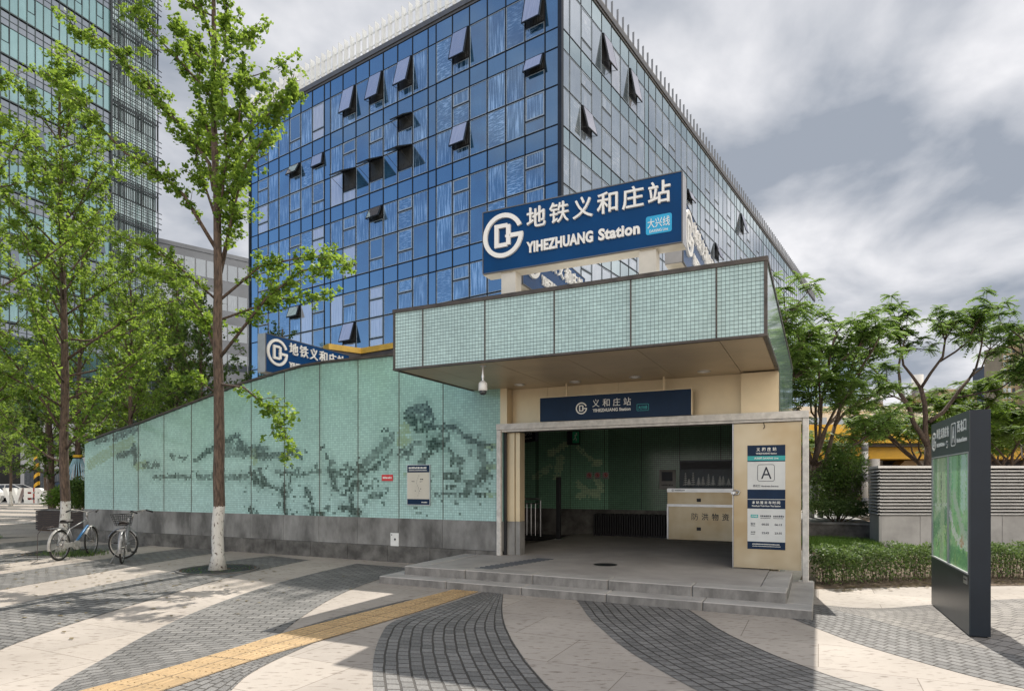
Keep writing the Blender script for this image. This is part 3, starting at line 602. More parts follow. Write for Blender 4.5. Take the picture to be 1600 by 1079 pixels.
class Grid:
    """mosaic colours on a 5 cm tile grid"""
    def __init__(s, u0, u1, z0, z1, t, base, seed, var=.10):
        s.u0, s.z0, s.t = u0, z0, t; s.nx = int(round((u1 - u0) / t)); s.nz = int(math.ceil((z1 - z0) / t)); r = np.random.default_rng(seed)
        s.r = r; s.c = np.array(base)[None, None, :] * (1 + var * (r.random((s.nx, s.nz, 1)) - .5)) * np.ones((s.nx, s.nz, 1))
        low = r.random((s.nx // 6 + 2, s.nz // 6 + 2)); ii = np.arange(s.nx) / 6; jj = np.arange(s.nz) / 6
        i0 = ii.astype(int); j0 = jj.astype(int); fi = (ii - i0)[:, None]; fj = (jj - j0)[None]
        L = low[i0][:, j0] * (1 - fi) * (1 - fj) + low[i0 + 1][:, j0] * fi * (1 - fj) + low[i0][:, j0 + 1] * (1 - fi) * fj + low[i0 + 1][:, j0 + 1] * fi * fj
        s.c *= (1 + .16 * (L - .5))[..., None]
        s.U = s.u0 + (np.arange(s.nx) + .5)[:, None] * t; s.Zc = s.z0 + (np.arange(s.nz) + .5)[None] * t
    def stroke(s, pts, w, d, col):
        D = np.full((s.nx, s.nz), 9.)
        for (a, za), (b, zb) in zip(pts, pts[1:]):
            dx, dz = b - a, zb - za; l2 = dx * dx + dz * dz + 1e-9; t = np.clip(((s.U - a) * dx + (s.Zc - za) * dz) / l2, 0, 1)
            D = np.minimum(D, np.hypot(s.U - a - t * dx, s.Zc - za - t * dz))
        edge = np.clip((w * .5 + .03 - D) / .05, 0, 1); on = s.r.random(D.shape) < edge * .95
        k = (on * (d ** .42 * s.r.uniform(.55, 1.08, D.shape)))[..., None].clip(0, 1)
        s.c = s.c * (1 - k) + np.array(col) * k
    def tiles(s, mb, u0, u1, plane, gap, zmin, top, along_v=False, flip=False):
        """add one panel's tiles; plane(u, z) -> point"""
        i0, i1 = int(round((u0 - s.u0) / s.t)), int(round((u1 - s.u0) / s.t)); pw = (u1 - u0) / max(1, i1 - i0)
        for i in range(i0, i1):
            a = u0 + (i - i0) * pw + gap * .7; b = a + pw - 1.4 * gap; ta, tb = top(a), top(b)
            for j in range(s.nz):
                lo, hi = s.z0 + j * s.t + gap, s.z0 + (j + 1) * s.t - gap
                if lo > min(ta, tb) - .012 or hi < zmin: continue
                q = [plane(a, lo), plane(b, lo), plane(b, min(hi, tb)), plane(a, min(hi, ta))]
                mb.face(q[::-1] if flip else q, col=tuple(s.c[min(i, s.nx - 1), j]))
TEAL = (.355, .565, .525)
g = Grid(-12.15, 1.1, .90, 4.3, .05, TEAL, 3, .2)
# lighter, cooler foot and a greener top
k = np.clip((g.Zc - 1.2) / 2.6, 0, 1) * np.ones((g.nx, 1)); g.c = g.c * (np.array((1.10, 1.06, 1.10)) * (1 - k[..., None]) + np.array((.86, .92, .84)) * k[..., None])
for pts, w, d in MURAL_DARK: g.stroke(pts, w + .22, d * .035, (.05, .12, .10))
for pts, w, d in MURAL_OLIVE: g.stroke(pts, w, d, (.22, .33, .17))
for pts, w, d in MURAL_DARK: g.stroke(pts, w, d, (.016, .048, .040))
for pts, w, d in MURAL_DARK:      # darker and lighter blocks inside the figures
    for q in range(3):
        a, za = rng.choice(pts); u, z = a + rng.uniform(-.22, .22), za + rng.uniform(-.16, .16); g.stroke([(u, z), (u + rng.choice((0, .05, .1)), z + rng.choice((0, .05)))], rng.uniform(.03, .11), rng.uniform(.3, .9), (.016, .05, .042))
for k in range(110):    # stray single tiles near the figures
    u = rng.uniform(-6, .8); z = rng.uniform(.95, 2.1); g.stroke([(u, z), (u + rng.choice((0, .05)), z)], .03, rng.uniform(.3, .8), (.03, .075, .06))
seams = [-12.1] + [-10.8 + 1.0465 * k for k in range(11)] + [.72, 1.06]
seams = [-12.1, -10.80, -9.75, -8.72, -7.68, -6.64, -5.60, -4.54, -3.49, -2.42, -1.35, -.28, 1.06]
# rain stains below the cap and along the joints
for s_ in seams[1:-1]:
    k = np.exp(-np.abs(g.U - s_) / .035) * (.30 + .25 * np.sin(s_ * 7)); g.c = g.c * (1 - k[..., None] * .55) + np.array((.16, .13, .07)) * (k[..., None] * .55)
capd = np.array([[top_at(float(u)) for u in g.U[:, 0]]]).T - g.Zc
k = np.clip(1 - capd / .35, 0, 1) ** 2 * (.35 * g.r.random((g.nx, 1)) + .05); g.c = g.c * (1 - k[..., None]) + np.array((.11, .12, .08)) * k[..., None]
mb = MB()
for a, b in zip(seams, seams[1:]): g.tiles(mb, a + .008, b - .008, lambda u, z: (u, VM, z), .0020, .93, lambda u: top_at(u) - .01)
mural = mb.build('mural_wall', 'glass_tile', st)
mb = MB()
ptsA = [(u, VM + .008, z) for u, z in PROF if u < 1.06] + [(1.06, VM + .008, 4.28)]
mb.prism([(-12.1, VM + .008, .9)] + ptsA + [(1.06, VM + .008, .9)], (0, .2, 0)); mb.build('mural_backing', 'backing', mural)
mb = MB()
for (a, za), (b, zb) in zip(PROF[:-1], PROF[1:-1]): mb.hexa(((a, VM - .035, za), (b, VM - .035, zb), (b, VM + .21, zb), (a, VM + .21, za), (a, VM - .035, za + .05), (b, VM - .035, zb + .05), (b, VM + .21, zb + .05), (a, VM + .21, za + .05)))
for s_ in seams[1:-1]: mb.box(s_ - .007, s_ + .007, VM - .006, VM + .006, .93, top_at(s_) - .01, 0)
mb.build('wall_cap', 'coping', mural)
mb = MB()
for i in range(len(seams) - 1): mb.box(seams[i] + .004, seams[i + 1] - .004, VM - .03, VM + .2, .334, .905 - .001 * (i % 2), 0)
for i in range(-12, 1): mb.box(i * 1.05 + .5 + .004 - (.5 if i == -12 else 0), min(i * 1.05 + 1.55, 1.03) - .004, VM - .065, VM + .19, -.05, .33, 1)
mb.box(-12.14, 1.0, VM - .02, VM + .15, -.05, .9, 2)
mb.build('granite_base', ['granite', 'granite_low', 'seam'], st)
mb = MB(); mb.box(-1.54, -1.335, VM - .036, VM - .028, .30, .60, 0); mb.box(-1.52, -1.5, VM - .041, VM - .0355, .55, .57, 1)
mb.prism([(-1.45, VM - .038, .47), (-1.425, VM - .038, .50), (-1.40, VM - .038, .47), (-1.425, VM - .038, .44)], (0, -.004, 0), 1); mb.build('access_panel', ['white_paint', 'dark_metal'], st)

# roof, end wall, back wall, inner walls
mb = MB()
for (a, za), (b, zb) in zip(PROF[:-1], PROF[1:-1]):
    b2 = min(b, 1.06); mb.hexa(((a, VM + .215, za - .22), (b2, VM + .215, zb - .22), (b2, VB + .2, zb - .22), (a, VB + .2, za - .22), (a, VM + .215, za - .06), (b2, VM + .215, zb - .06), (b2, VB + .2, zb - .06), (a, VB + .2, za - .06)))
mb.box(1.065, UR - .03, VM + .1, VB + .2, 4.02, 4.26)
mb.build('roof', 'inner_ceiling', st)
mb = MB(); mb.prism([(-12.09, VM + .21, 0), (-12.09, VB + .2, 0), (-12.09, VB + .2, 2.7), (-12.09, VM + .21, 2.7)], (.15, 0, 0)); mb.box(-11.93, UR - .1, VB + .03, VB + .2, 0, 4.0); mb.build('rear_wall', 'inner_dark', st)
mb = MB(); mb.box(1.10, UR - .06, VM + .5, VB - .02, 3.34, 3.44); mb.box(-6, 1.09, VM + .3, VB - .02, 3.36, 3.46); mb.build('inner_ceiling', 'inner_ceiling', st)
gi = Grid(-6.9, 5.95, .92, 3.4, .05, (.26, .50, .34), 11, .16)
for pts, w, d in INNER_LIGHT: gi.stroke(pts, w * 1.15, d, (.66, .86, .56))
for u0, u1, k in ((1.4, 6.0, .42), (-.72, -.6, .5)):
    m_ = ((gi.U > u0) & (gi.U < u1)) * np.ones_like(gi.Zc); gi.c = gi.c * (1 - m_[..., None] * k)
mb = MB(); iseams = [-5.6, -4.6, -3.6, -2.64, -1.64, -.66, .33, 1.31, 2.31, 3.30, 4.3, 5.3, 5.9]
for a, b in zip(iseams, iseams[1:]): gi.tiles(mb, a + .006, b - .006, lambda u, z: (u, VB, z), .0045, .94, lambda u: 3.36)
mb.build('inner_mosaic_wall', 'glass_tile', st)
mb = MB(); mb.box(-6, UR - .11, VB - .03, VB + .02, .2, .92); mb.build('inner_granite_base', 'granite_low', st)
mb = MB(); mb.box(UR - .16, UR - .02, 2.62, VB, .0, 4.0); mb.build('inner_side_wall', 'beige_metal', st)
# side wall of glass mosaic on the right, running from the canopy to the back
gs = Grid(-.15, VB + .2, 0, 4.36, .05, (.33, .47, .44), 21, .2)
for k in range(26):
    v = rng.uniform(2, 8); z = rng.uniform(.5, 3.6); gs.stroke([(v, z), (v + rng.uniform(-.5, .5), z + rng.uniform(-.5, .5))], rng.uniform(.1, .4), rng.uniform(.3, .8), (.05, .16, .10))
mb = MB()
for a, b in ((-.13, .93), (.93, 1.99), (1.99, 2.66)): gs.tiles(mb, a, b, lambda v, z: (UR, v, z), .003, ZS, lambda v: ZT - .02)
for i in range(5): a = 2.66 + 1.1 * i; gs.tiles(mb, a + .008, a + 1.092, lambda v, z: (UR, v, z), .003, 0, lambda v: ZT - .02)
mb.box(UR - .09, UR - .012, -.12, 2.62, ZS + .02, ZT - .04, 1); mb.box(UR - .085, UR - .012, 2.63, VB + .2, 0, ZT - .04, 1)
mb.build('side_glass_wall', ['glass_smooth', 'backing'], st)

# canopy
gc = Grid(.40, 5.95, ZS, ZT, .0505, (.43, .575, .555), 5, .16)
CS = [.42, .96, 2.05, 3.15, 4.24, 5.33, 5.90]
for s_ in CS[1:-1]:
    k = np.exp(-np.abs(gc.U - s_) / .03)[..., None] * .35; gc.c = gc.c * (1 - k) + np.array((.2, .18, .12)) * k
mb = MB()
for a, b in zip(CS, CS[1:]): gc.tiles(mb, a + .009, b - .009, lambda u, z: (u, -.15, z), .0030, ZS, lambda u: ZT - .03)
gl = Grid(-.15, 2.45, ZS, ZT, .0505, (.43, .575, .555), 6, .16)
for a, b in ((-.12, .93), (.95, 2.0), (2.02, 2.40)): gl.tiles(mb, a, b, lambda v, z: (.42, v, z), .0030, ZS, lambda v: ZT - .03, flip=True)
canopy = mb.build('canopy', 'glass_tile', st)
mb = MB(); mb.box(.425, UR - .1, -.14, -.05, ZS + .03, ZT - .04); mb.box(.425, .5, -.045, VM - .01, ZS + .03, ZT - .04); mb.build('canopy_backing', 'grout', canopy)
mb = MB()
mb.box(.40, UR + .01, -.175, -.02, ZT - .035, ZT + .02); mb.box(.40, .53, -.015, VM - .05, ZT - .035, ZT + .019); mb.box(UR - .12, UR + .012, -.015, VB + .2, ZT - .035, ZT + .019)
mb.box(.405, .44, -.165, -.13, ZS, ZT - .037); mb.box(5.885, UR + .004, -.165, -.128, ZS, ZT - .037)
mb.box(.40, UR + .006, -.168, -.10, ZS - .022, ZS + .008); mb.box(.402, .45, -.095, VM - .03, ZS - .022, ZS + .008); mb.box(UR - .05, UR + .007, -.095, 2.45, ZS - .022, ZS + .008)
for s_ in CS[1:-1]: mb.box(s_ - .009, s_ + .009, -.158, -.135, ZS + .01, ZT - .037)
mb.build('canopy_trim', 'coping', canopy)
mb = MB(); mb.box(.5, UR - .11, -.04, VM + .08, 4.10, 4.25); mb.build('canopy_roof', 'inner_ceiling', canopy)
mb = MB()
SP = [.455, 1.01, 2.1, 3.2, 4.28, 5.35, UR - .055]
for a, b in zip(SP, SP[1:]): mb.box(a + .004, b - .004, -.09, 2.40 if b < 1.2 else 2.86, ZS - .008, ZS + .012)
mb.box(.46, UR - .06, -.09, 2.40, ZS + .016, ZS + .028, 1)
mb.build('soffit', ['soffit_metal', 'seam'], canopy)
for u, v in ((4.82, 2.13), (3.68, 2.19), (2.59, 2.22), (1.56, 2.10)):
    mb = MB(); put_ring(mb, (0, 0, ZS - .0085), X, -Y, u, -v, .07, .105, 0, 2 * math.pi, .012, 0, 28); mb.disc((u, v), .069, ZS - .012, 24, 1); mb.build('downlight', ['steel', 'lamp_white'], st)

# metal cladding over the door, left jamb
mb = MB()
def plate(u0, u1, v, z0, z1, t=.02): mb.box(u0 + .003, u1 - .003, v, v + t, z0, z1)
plate(1.16, 1.9, 2.62, 2.6, ZS - .01); plate(1.9, 3.26, 2.62, 2.6, ZS - .01); plate(3.26, 5.35, 2.62, 2.6, ZS - .01)
mb.box(5.35, UR - .01, 2.46, 2.66, 2.60, ZS - .03); mb.box(5.345, UR - .008, 2.455, 2.67, 2.575, 2.597)
mb.box(1.01, 1.155, 2.40, 2.66, 2.60, ZS - .01)
mb.box(1.03, 1.24, 2.55, 2.75, .90, 2.6); mb.box(1.25, 1.34, 2.58, 2.8, .90, 2.6)
mb.box(UR - .012, UR - .002, 2.45, 2.64, 0, 2.6)
mb.build('metal_cladding', 'beige_metal', st)
mb = MB(); mb.box(1.025, 1.245, 2.545, 2.755, .2, .895); mb.box(1.255, 1.345, 2.575, 2.8, .2, .895); mb.build('jamb_base', 'granite', st)
# door frame and sliding leaf
mb = MB()
mb.cbox(.955, 1.045, 2.345, 2.43, .262, 2.64, .008); mb.cbox(6.255, 6.345, 2.345, 2.43, .12, 2.64, .008); mb.box(.953, 6.347, 2.343, 2.435, 2.645, 2.755); mb.box(1.05, 6.25, 2.375, 2.44, 2.605, 2.640)
mb.box(6.20, 6.40, 2.30, 2.48, .119, .128)
frame = mb.build('door_frame', 'frame_paint', st)
mb = MB(); mb.box(1.03, 6.24, 2.455, 2.60, 2.598, 2.66); mb.box(1.05, 1.10, 2.46, 2.52, .26, 2.598); mb.build('door_track', 'dark_metal', frame)
mb = MB(); mb.cbox(5.235, 6.235, 2.445, 2.49, .275, 2.598, .006); leaf = mb.build('sliding_door', 'door_metal', st)
mb = MB(); mb.box(5.222, 5.234, 2.436, 2.495, .27, 2.598); mb.build('edge_strip', 'steel', leaf)
mb = MB(); mb.tube([(5.23, 2.42, 1.50), (5.24, 2.405, 1.45), (5.31, 2.405, 1.46), (5.33, 2.42, 1.50), (5.28, 2.42, 1.52)], .018, 8, closed=True); mb.box(5.2, 5.27, 2.40, 2.436, 1.46, 1.50); mb.build('padlock', 'steel', leaf)
mb = MB(); mb.tube([(5.24 + .45, 2.425, 2.60), (5.70, 2.40, 2.57), (5.71, 2.40, 2.53), (5.69, 2.405, 2.50)], .006, 6); mb.build('loose_wire', 'dark_metal', frame)

# ---------------------------------------------------------------- signs on the station
def station_sign(name, label, loc, rz, z0, h, w, d, posts, group, ext=.035):
    """lit-box sign: local x to the right along its face, face at y = 0"""
    t = thing(name, label, 'sign', loc, rz, group)
    mb = MB(); mb.box(0, w, .0, d, z0, z0 + h, 0); box = mb.build('cabinet', ['sign_metal'], t)
    mb = MB(); mb.box(.013, w - .013, -.012, -.002, z0 + .013, z0 + h - .013); pn = mb.build('face_panel', 'sign_blue', t)
    mb = MB(); mb.box(0, w, -.02, -.003, z0 + h - .012, z0 + h + .003); mb.box(0, w, -.02, -.003, z0 - .003, z0 + .012); mb.box(-.003, .012, -.0195, -.0025, z0 + .013, z0 + h - .013); mb.box(w - .012, w + .003, -.0195, -.0025, z0 + .013, z0 + h - .013)
    mb.build('trim', 'trim_dark', t)
    mb = MB(); mb.box(.005, w - .005, .004, d - .004, z0 - .012, z0 - .004); mb.build('underside', 'cream_metal', t)
    o, ax, ay = (0, -.012, z0), X, Z; k = h / .95
    mb = MB(); put_logo(mb, o, ax, ay, .36 * k, .53 * k, .335 * k, ext, 0); mb.build('emblem', 'white_letter', t)
    mb = MB()
    for i, ch in enumerate('地铁义和庄站'): put_text(mb, ch, o, ax, ay, (.755 + .362 * i) * k, .565 * k, .30 * k, .30 * k, ext, .006 if ch == '铁' else .012)
    mb.build('lettering', 'white_letter', t); mb = MB()
    put_text(mb, 'YIHEZHUANG', o, ax, ay, .75 * k, .20 * k, 1.03 * k, .165 * k, ext * .8, .04); put_text(mb, 'Station', o, ax, ay, 1.86 * k, .20 * k, .59 * k, .165 * k, ext * .8, .04)
    mb.build('lettering', 'white_letter', t)
    mb = MB(); put_round_box(mb, o, ax, ay, 2.53 * k, 2.88 * k, .17 * k, .42 * k, .03, .006); pl = mb.build('line_plate', 'sign_sky', t)
    mb = MB(); put_text(mb, '大兴线', (0, -.018, z0), ax, ay, 2.555 * k, .255 * k, .30 * k, .13 * k, .005, .0); put_text(mb, 'DAXING Line', (0, -.018, z0), ax, ay, 2.58 * k, .195 * k, .25 * k, .038 * k, .003, .01); mb.build('line_name', 'white_letter', pl)
    for x in posts:
        mb = MB(); mb.box(x, x + .24, .03, d - .03, z0 - .62, z0 - .013); mb.build('post', 'cream_metal', t)
    return t
GS = 'subway station name signs on the roof'
station_sign('roof_sign', 'big blue station name sign standing over the front edge of the canopy', loc2w(1.83, .2), ANG, 4.84, .95, 3.02, .26, (.30, 2.42), GS)
station_sign('roof_sign', 'side-facing blue station sign at right, mostly hidden behind the front roof sign', loc2w(4.70, .95), ANG + R(90), 4.84, .95, 3.02, .25, (.3, 2.4), GS)
station_sign('roof_sign', 'blue station sign peeping out under the big front roof sign', loc2w(2.18, .86), ANG + R(90), 4.84, .95, 3.02, .25, (.3, 2.4), GS)
station_sign('roof_sign', 'blue station sign rising behind the low sloping part of the mural wall', loc2w(-5.5, 2.75), ANG + R(90), 4.31, .93, 3.02, .25, (.3, 2.4), GS)

es = thing('entrance_sign', 'long navy station name board hanging over the doorway', 'sign', loc2w(1.88, 2.30), ANG)
mb = MB(); mb.box(0, 2.71, .003, .09, 2.762, 3.19); mb.build('cabinet', 'sign_navy', es)
mb = MB(); mb.box(-.012, 2.722, -.004, .1, 3.191, 3.205); mb.box(-.014, -.001, -.004, .1, 2.762, 3.19); mb.box(2.711, 2.724, -.004, .1, 2.762, 3.19); mb.build('trim', 'beige_metal', es)
mb = MB(); o = (0, .003, 0)
put_logo(mb, o, X, Z, .80, 2.965, .105, .004); mb.build('emblem', 'white_letter', es); mb = MB()
for i, ch in enumerate('义和庄站'): put_text(mb, ch, o, X, Z, 1.005 + .188 * i, 2.975, .128, .135, .004, .0)
mb.build('lettering', 'white_letter', es); mb = MB(); put_text(mb, 'YIHEZHUANG Station', o, X, Z, 1.01, 2.885, .68, .058, .004, .03); mb.build('lettering', 'white_letter', es)
mb = MB(); put_round_box(mb, o, X, Z, 1.80, 2.005, 2.87, 2.985, .015, .003, .006); put_text(mb, '大兴线', o, X, Z, 1.825, 2.895, .155, .062, .003, .01); mb.build('line_plate', 'sign_teal', es)
mb = MB(); mb.tube([(.50, .045, 3.19), (.50, .045, ZS - .009)], .022, 10); mb.build('hanger', 'beige_metal', es)
mb = MB(); mb.tube([(2.25, .045, 3.19), (2.25, .045, ZS - .009)], .022, 10); mb.build('hanger', 'beige_metal', es)

nb = thing('notice_board', 'tall white and navy exit A notice with train times, fixed to the gold sliding door', 'notice', loc2w(5.45, 2.445), ANG)
mb = MB(); mb.box(0, .56, -.012, -.001, .585, 2.24); mb.build('panel', 'sign_paper', nb)
P0 = (0, -.0125, 0); P1 = (0, -.0148, 0)
for a, b in ((1.98, 2.24), (1.385, 1.535), (1.23, 1.375), (.585, .705)): rect_part(nb, 'sign_navy', 'navy_band', P0, X, Z, 0, .56, a, b, .002)
rect_part(nb, 'sign_teal', 'teal_band', P0, X, Z, 0, .56, 1.995, 2.07, .0025); rect_part(nb, 'sign_teal', 'line_plate', P0, X, Z, .05, .16, 1.085, 1.135, .002)
WL = 'white_letter'
mb = MB()
for i, ch in enumerate('义和庄站'): put_text(mb, ch, P1, X, Z, .135 + .08 * i, 2.145, .055, .06, .001, .02)
mb.build('lettering', WL, nb)
line_part(nb, WL, 'YIHEZHUANG Station', P1, X, Z, .125, 2.095, .31, .027, .001, .02); line_part(nb, WL, '大兴线 DAXING Line', P1, X, Z, .10, 2.015, .36, .038, .0015, .025)
mb = MB()
for i, ch in enumerate('本站首末车时间'): put_text(mb, ch, P1, X, Z, .07 + .061 * i, 1.305, .048, .048, .001, .02)
mb.build('lettering', WL, nb)
line_part(nb, WL, 'First/Last Train from This Station', P1, X, Z, .07, 1.262, .42, .026, .001, .025); line_part(nb, WL, '大兴线', P1, X, Z, .058, 1.095, .09, .03, .001, .02)
print_part(nb, WL, P1, X, Z, .075, .48, .658, .017, rng); print_part(nb, WL, P1, X, Z, .075, .49, .628, .012, rng)
mb = MB(); put_round_box(mb, P0, X, Z, .15, .405, 1.665, 1.935, .035, .002, .007); eb = mb.build('exit_frame', 'ink', nb)
line_part(eb, 'ink', 'A', P0, X, Z, .205, 1.705, .155, .19, .002, .0); line_part(nb, 'ink', '西北口', P0, X, Z, .085, 1.575, .105, .037, .002, .015); line_part(nb, 'ink', 'Northwest Entrance', P0, X, Z, .21, 1.577, .25, .024, .002, .03)
for r_, (a, b) in enumerate((('05:35', '06:13'), ('22:43', '23:35'))):
    yy = .965 - .135 * r_
    line_part(nb, 'ink', a, P0, X, Z, .215, yy, .105, .033, .002, .02); line_part(nb, 'ink', b, P0, X, Z, .405, yy, .105, .033, .002, .02); line_part(nb, 'ink', ('首车', '末车')[r_], P0, X, Z, .05, yy + .008, .07, .032, .002, .01); print_part(nb, 'ink', P0, X, Z, .05, .12, yy - .014, .012, rng)
for x0 in (.195, .385): print_part(nb, 'ink', P0, X, Z, x0, x0 + .155, 1.10, .03, rng); print_part(nb, 'ink', P0, X, Z, x0, x0 + .15, 1.075, .012, rng)

mpn = thing('map_poster', 'framed beige area map with navy header and footer on the mosaic wall', 'poster', loc2w(-1.13, VM - .004), ANG)
mb = MB(); mb.box(0, .56, -.028, -.002, 1.185, 2.01); mb.build('frame', 'steel', mpn)
mb = MB(); mb.box(.015, .545, -.031, -.0285, 1.31, 1.85, 0); mb.build('map_sheet', 'poster_beige', mpn)
for a, b in ((1.851, 1.998), (1.197, 1.309)): mb = MB(); mb.box(.012, .548, -.032, -.0285, a, b); mb.build('navy_band', 'sign_navy', mpn)
q = (0, -.0322, 0); print_part(mpn, 'white_letter', q, X, Z, .05, .49, 1.925, .04, rng); print_part(mpn, 'white_letter', q, X, Z, .05, .49, 1.885, .018, rng); print_part(mpn, 'white_letter', q, X, Z, .36, .5, 1.235, .022, rng)
mb = MB(); q = (0, -.0312, 0)
for (x, z, s_) in ((.12, 1.66, .018), (.145, 1.66, .018), (.17, 1.66, .018), (.33, 1.70, .03), (.37, 1.70, .028), (.36, 1.66, .016), (.32, 1.655, .02), (.20, 1.47, .018), (.33, 1.51, .02), (.31, 1.47, .014)): put_rect(mb, q, X, Z, x, x + s_, z, z + s_ * .8, .001)
for i in range(9):
    x = .27 + .03 * math.sin(i * .9); put_rect(mb, q, X, Z, x, x + .004, 1.36 + i * .05, 1.405 + i * .05, .0008)
mb.build('map_marks', 'ink', mpn)
rs = thing('warning_plate', 'small red warning plate with a line of white print on the mosaic wall', 'warning sign', loc2w(-1.78, VM - .004), ANG)
mb = MB(); mb.box(0, .28, -.012, -.001, 1.68, 1.81); mb.build('plate', 'red_sign', rs)
mb = MB(); small_print(mb, (0, -.0125, 0), X, Z, .03, .25, 1.725, .045, rng, .0015); mb.build('lettering', 'white_letter', rs)

cm = thing('security_camera', 'white dome security camera hanging from the canopy soffit', 'camera', loc2w(1.86, .14), ANG)
mb = MB(); mb.tube([(0, 0, ZS - .009), (0, 0, ZS - .02)], .05, 16); mb.tube([(0, 0, ZS - .02), (0, 0, ZS - .27)], .016, 10); mb.tube([(0, 0, ZS - .15), (0, 0, ZS - .2)], .024, 10); mb.build('stem', 'steel', cm)
mb = MB(); mb.tube([(0, 0, 3.20), (0, 0, 3.17), (0, 0, 3.165), (0, 0, 3.05), (0, 0, 3.045)], [.03, .055, .065, .07, .06], 20); mb.build('housing', 'white_paint', cm, True)
mb = MB(); mb.tube([(0, 0, 3.045), (0, 0, 3.02), (0, 0, 3.0), (0, 0, 2.985), (0, 0, 2.98)], [.058, .056, .046, .028, .006], 20); mb.build('dome', 'car_glass', cm, True)

# ---------------------------------------------------------------- things inside the doorway
cb = thing('storage_cabinet', 'gold steel flood-gear cabinet with black characters inside the doorway', 'cabinet', loc2w(3.14, 7.3), ANG)
mb = MB(); mb.box(0, 2.5, 0, .62, .26, 1.50); mb.build('body', 'door_metal', cb)
for (a, b) in ((1.13, 1.40), (.44, 1.05)):
    mb = MB(); mb.box(.03, 2.45, -.02, -.001, a, b); f_ = mb.build('drawer_front', 'door_metal', cb)
    mb = MB(); mb.box(.70, .80, -.026, -.021, a + .05, a + .13); mb.build('handle', 'dark_metal', f_)
mb = MB(); mb.box(-.01, 2.5, -.03, -.001, 1.06, 1.12); mb.box(-.01, 2.5, -.03, -.001, 1.41, 1.5); mb.box(-.012, .026, -.029, -.001, .26, 1.055); mb.build('rail', 'steel', cb)
mb = MB()
for i, ch in enumerate('防洪物资'): put_text(mb, ch, (0, -.0205, 0), X, Z, .58 + .235 * i, .74, .155, .17, .003, .0 if ch == '防' else .012)
mb.build('lettering', 'ink', cb)
mb = MB(); put_logo(mb, (0, -.0305, 0), X, Z, .13, 1.455, .028, .002); mb.build('emblem', 'ink', cb); print_part(cb, 'ink', (0, -.0305, 0), X, Z, .18, .42, 1.445, .025, rng)
wp = thing('wall_poster', 'dark landscape poster with frosted white trees above the gold cabinet', 'poster', loc2w(3.3, VB - .003), ANG)
mb = MB(); mb.box(0, 2.5, -.02, -.002, 1.50, 2.2); mb.build('panel', 'poster_night', wp)
mb = MB()
for i in range(13):
    x = .12 + i * .12 + rng.uniform(-.03, .03); hgt = rng.uniform(.14, .34)
    mb.tube([(x, -.021, 1.56), (x, -.021, 1.56 + hgt)], [.006, .002], 4)
    for k in range(6):
        zz_ = 1.58 + hgt * k / 6; wd = .07 * (1 - k / 7)
        mb.face([(x - wd, -.0215, zz_), (x + wd, -.0215, zz_ + .01), (x, -.0215, zz_ + .045)])
mb.build('frosted_trees', 'sign_paper', wp)
mb = MB(); mb.box(.02, 2.45, -.0212, -.0202, 1.98, 2.16); mb.build('sky_strip', 'tower_grey', wp)
ip = thing('icon_notice', 'small grey pictogram notice beside the landscape poster', 'notice', loc2w(2.78, VB - .003), ANG)
mb = MB(); mb.box(0, .42, -.014, -.002, 1.47, 1.97); mb.build('plate', 'granite_pale', ip)
mb = MB(); mb.box(.06, .34, -.016, -.0142, 1.68, 1.92, 0); mb.build('pictogram', 'ink', ip); print_part(ip, 'ink', (0, -.0142, 0), X, Z, .06, .36, 1.56, .04, rng)
for i, dx in enumerate((0, .27, .54)):
    t = thing('prohibition_notice', ('leftmost', 'middle', 'rightmost')[i] + ' of three small square prohibition notices on the inner mosaic wall', 'notice', loc2w(.80 + dx * .85, VB - .003), ANG, 'prohibition notices')
    mb = MB(); mb.box(0, .17, -.008, -.002, 1.74, 1.92); mb.build('plate', 'granite_pale', t)
    mb = MB(); put_ring(mb, (0, -.0085, 0), X, Z, .085, 1.845, .04, .056, 0, 2 * math.pi, .001); mb.obox((.05, -.0088, 1.875), (.066, 0, -.066), (.01, 0, .01), (0, -.001, 0)); mb.build('red_ring', 'red_sign', t)
    mb = MB(); put_rect(mb, (0, -.0082, 0), X, Z, .07, .10, 1.82, 1.87, .0006); small_print(mb, (0, -.0082, 0), X, Z, .02, .15, 1.755, .02, rng, .0006); mb.build('icon', 'ink', t)
ex = thing('exit_sign', 'green emergency exit sign with white running figure inside the doorway', 'exit sign', loc2w(.62, 7.0), ANG)
mb = MB(); mb.box(0, .34, 0, .05, 2.62, 2.98); mb.build('case', 'dark_metal', ex)
mb = MB(); mb.box(.15, .33, -.008, -.001, 2.66, 2.95); mb.build('face', 'exit_green', ex)
mb = MB(); q = (0, -.0085, 0); put_ring(mb, q, X, Z, .26, 2.90, 0, .018, 0, 6.283, .002, 0, 14)
for a, b in (((.25, 2.875), (.225, 2.80)), ((.225, 2.80), (.26, 2.765)), ((.26, 2.765), (.25, 2.71)), ((.225, 2.80), (.20, 2.75)), ((.20, 2.75), (.17, 2.75)), ((.245, 2.87), (.285, 2.85)), ((.24, 2.865), (.20, 2.845))): mb.tube([(a[0], -.0095, a[1]), (b[0], -.0095, b[1])], .008, 5)
mb.build('running_figure', 'white_letter', ex)
mb = MB(); mb.tube([(.17, .02, 2.98), (.17, .02, 3.34)], .012, 8); mb.build('hanger', 'dark_metal', ex)
hs = thing('hanging_sign', 'black hanging direction sign with white characters inside the doorway', 'sign', loc2w(.05, 5.6), ANG - R(38))
mb = MB(); mb.box(-.6, .55, 0, .08, 2.62, 2.98); mb.build('case', 'ink', hs)
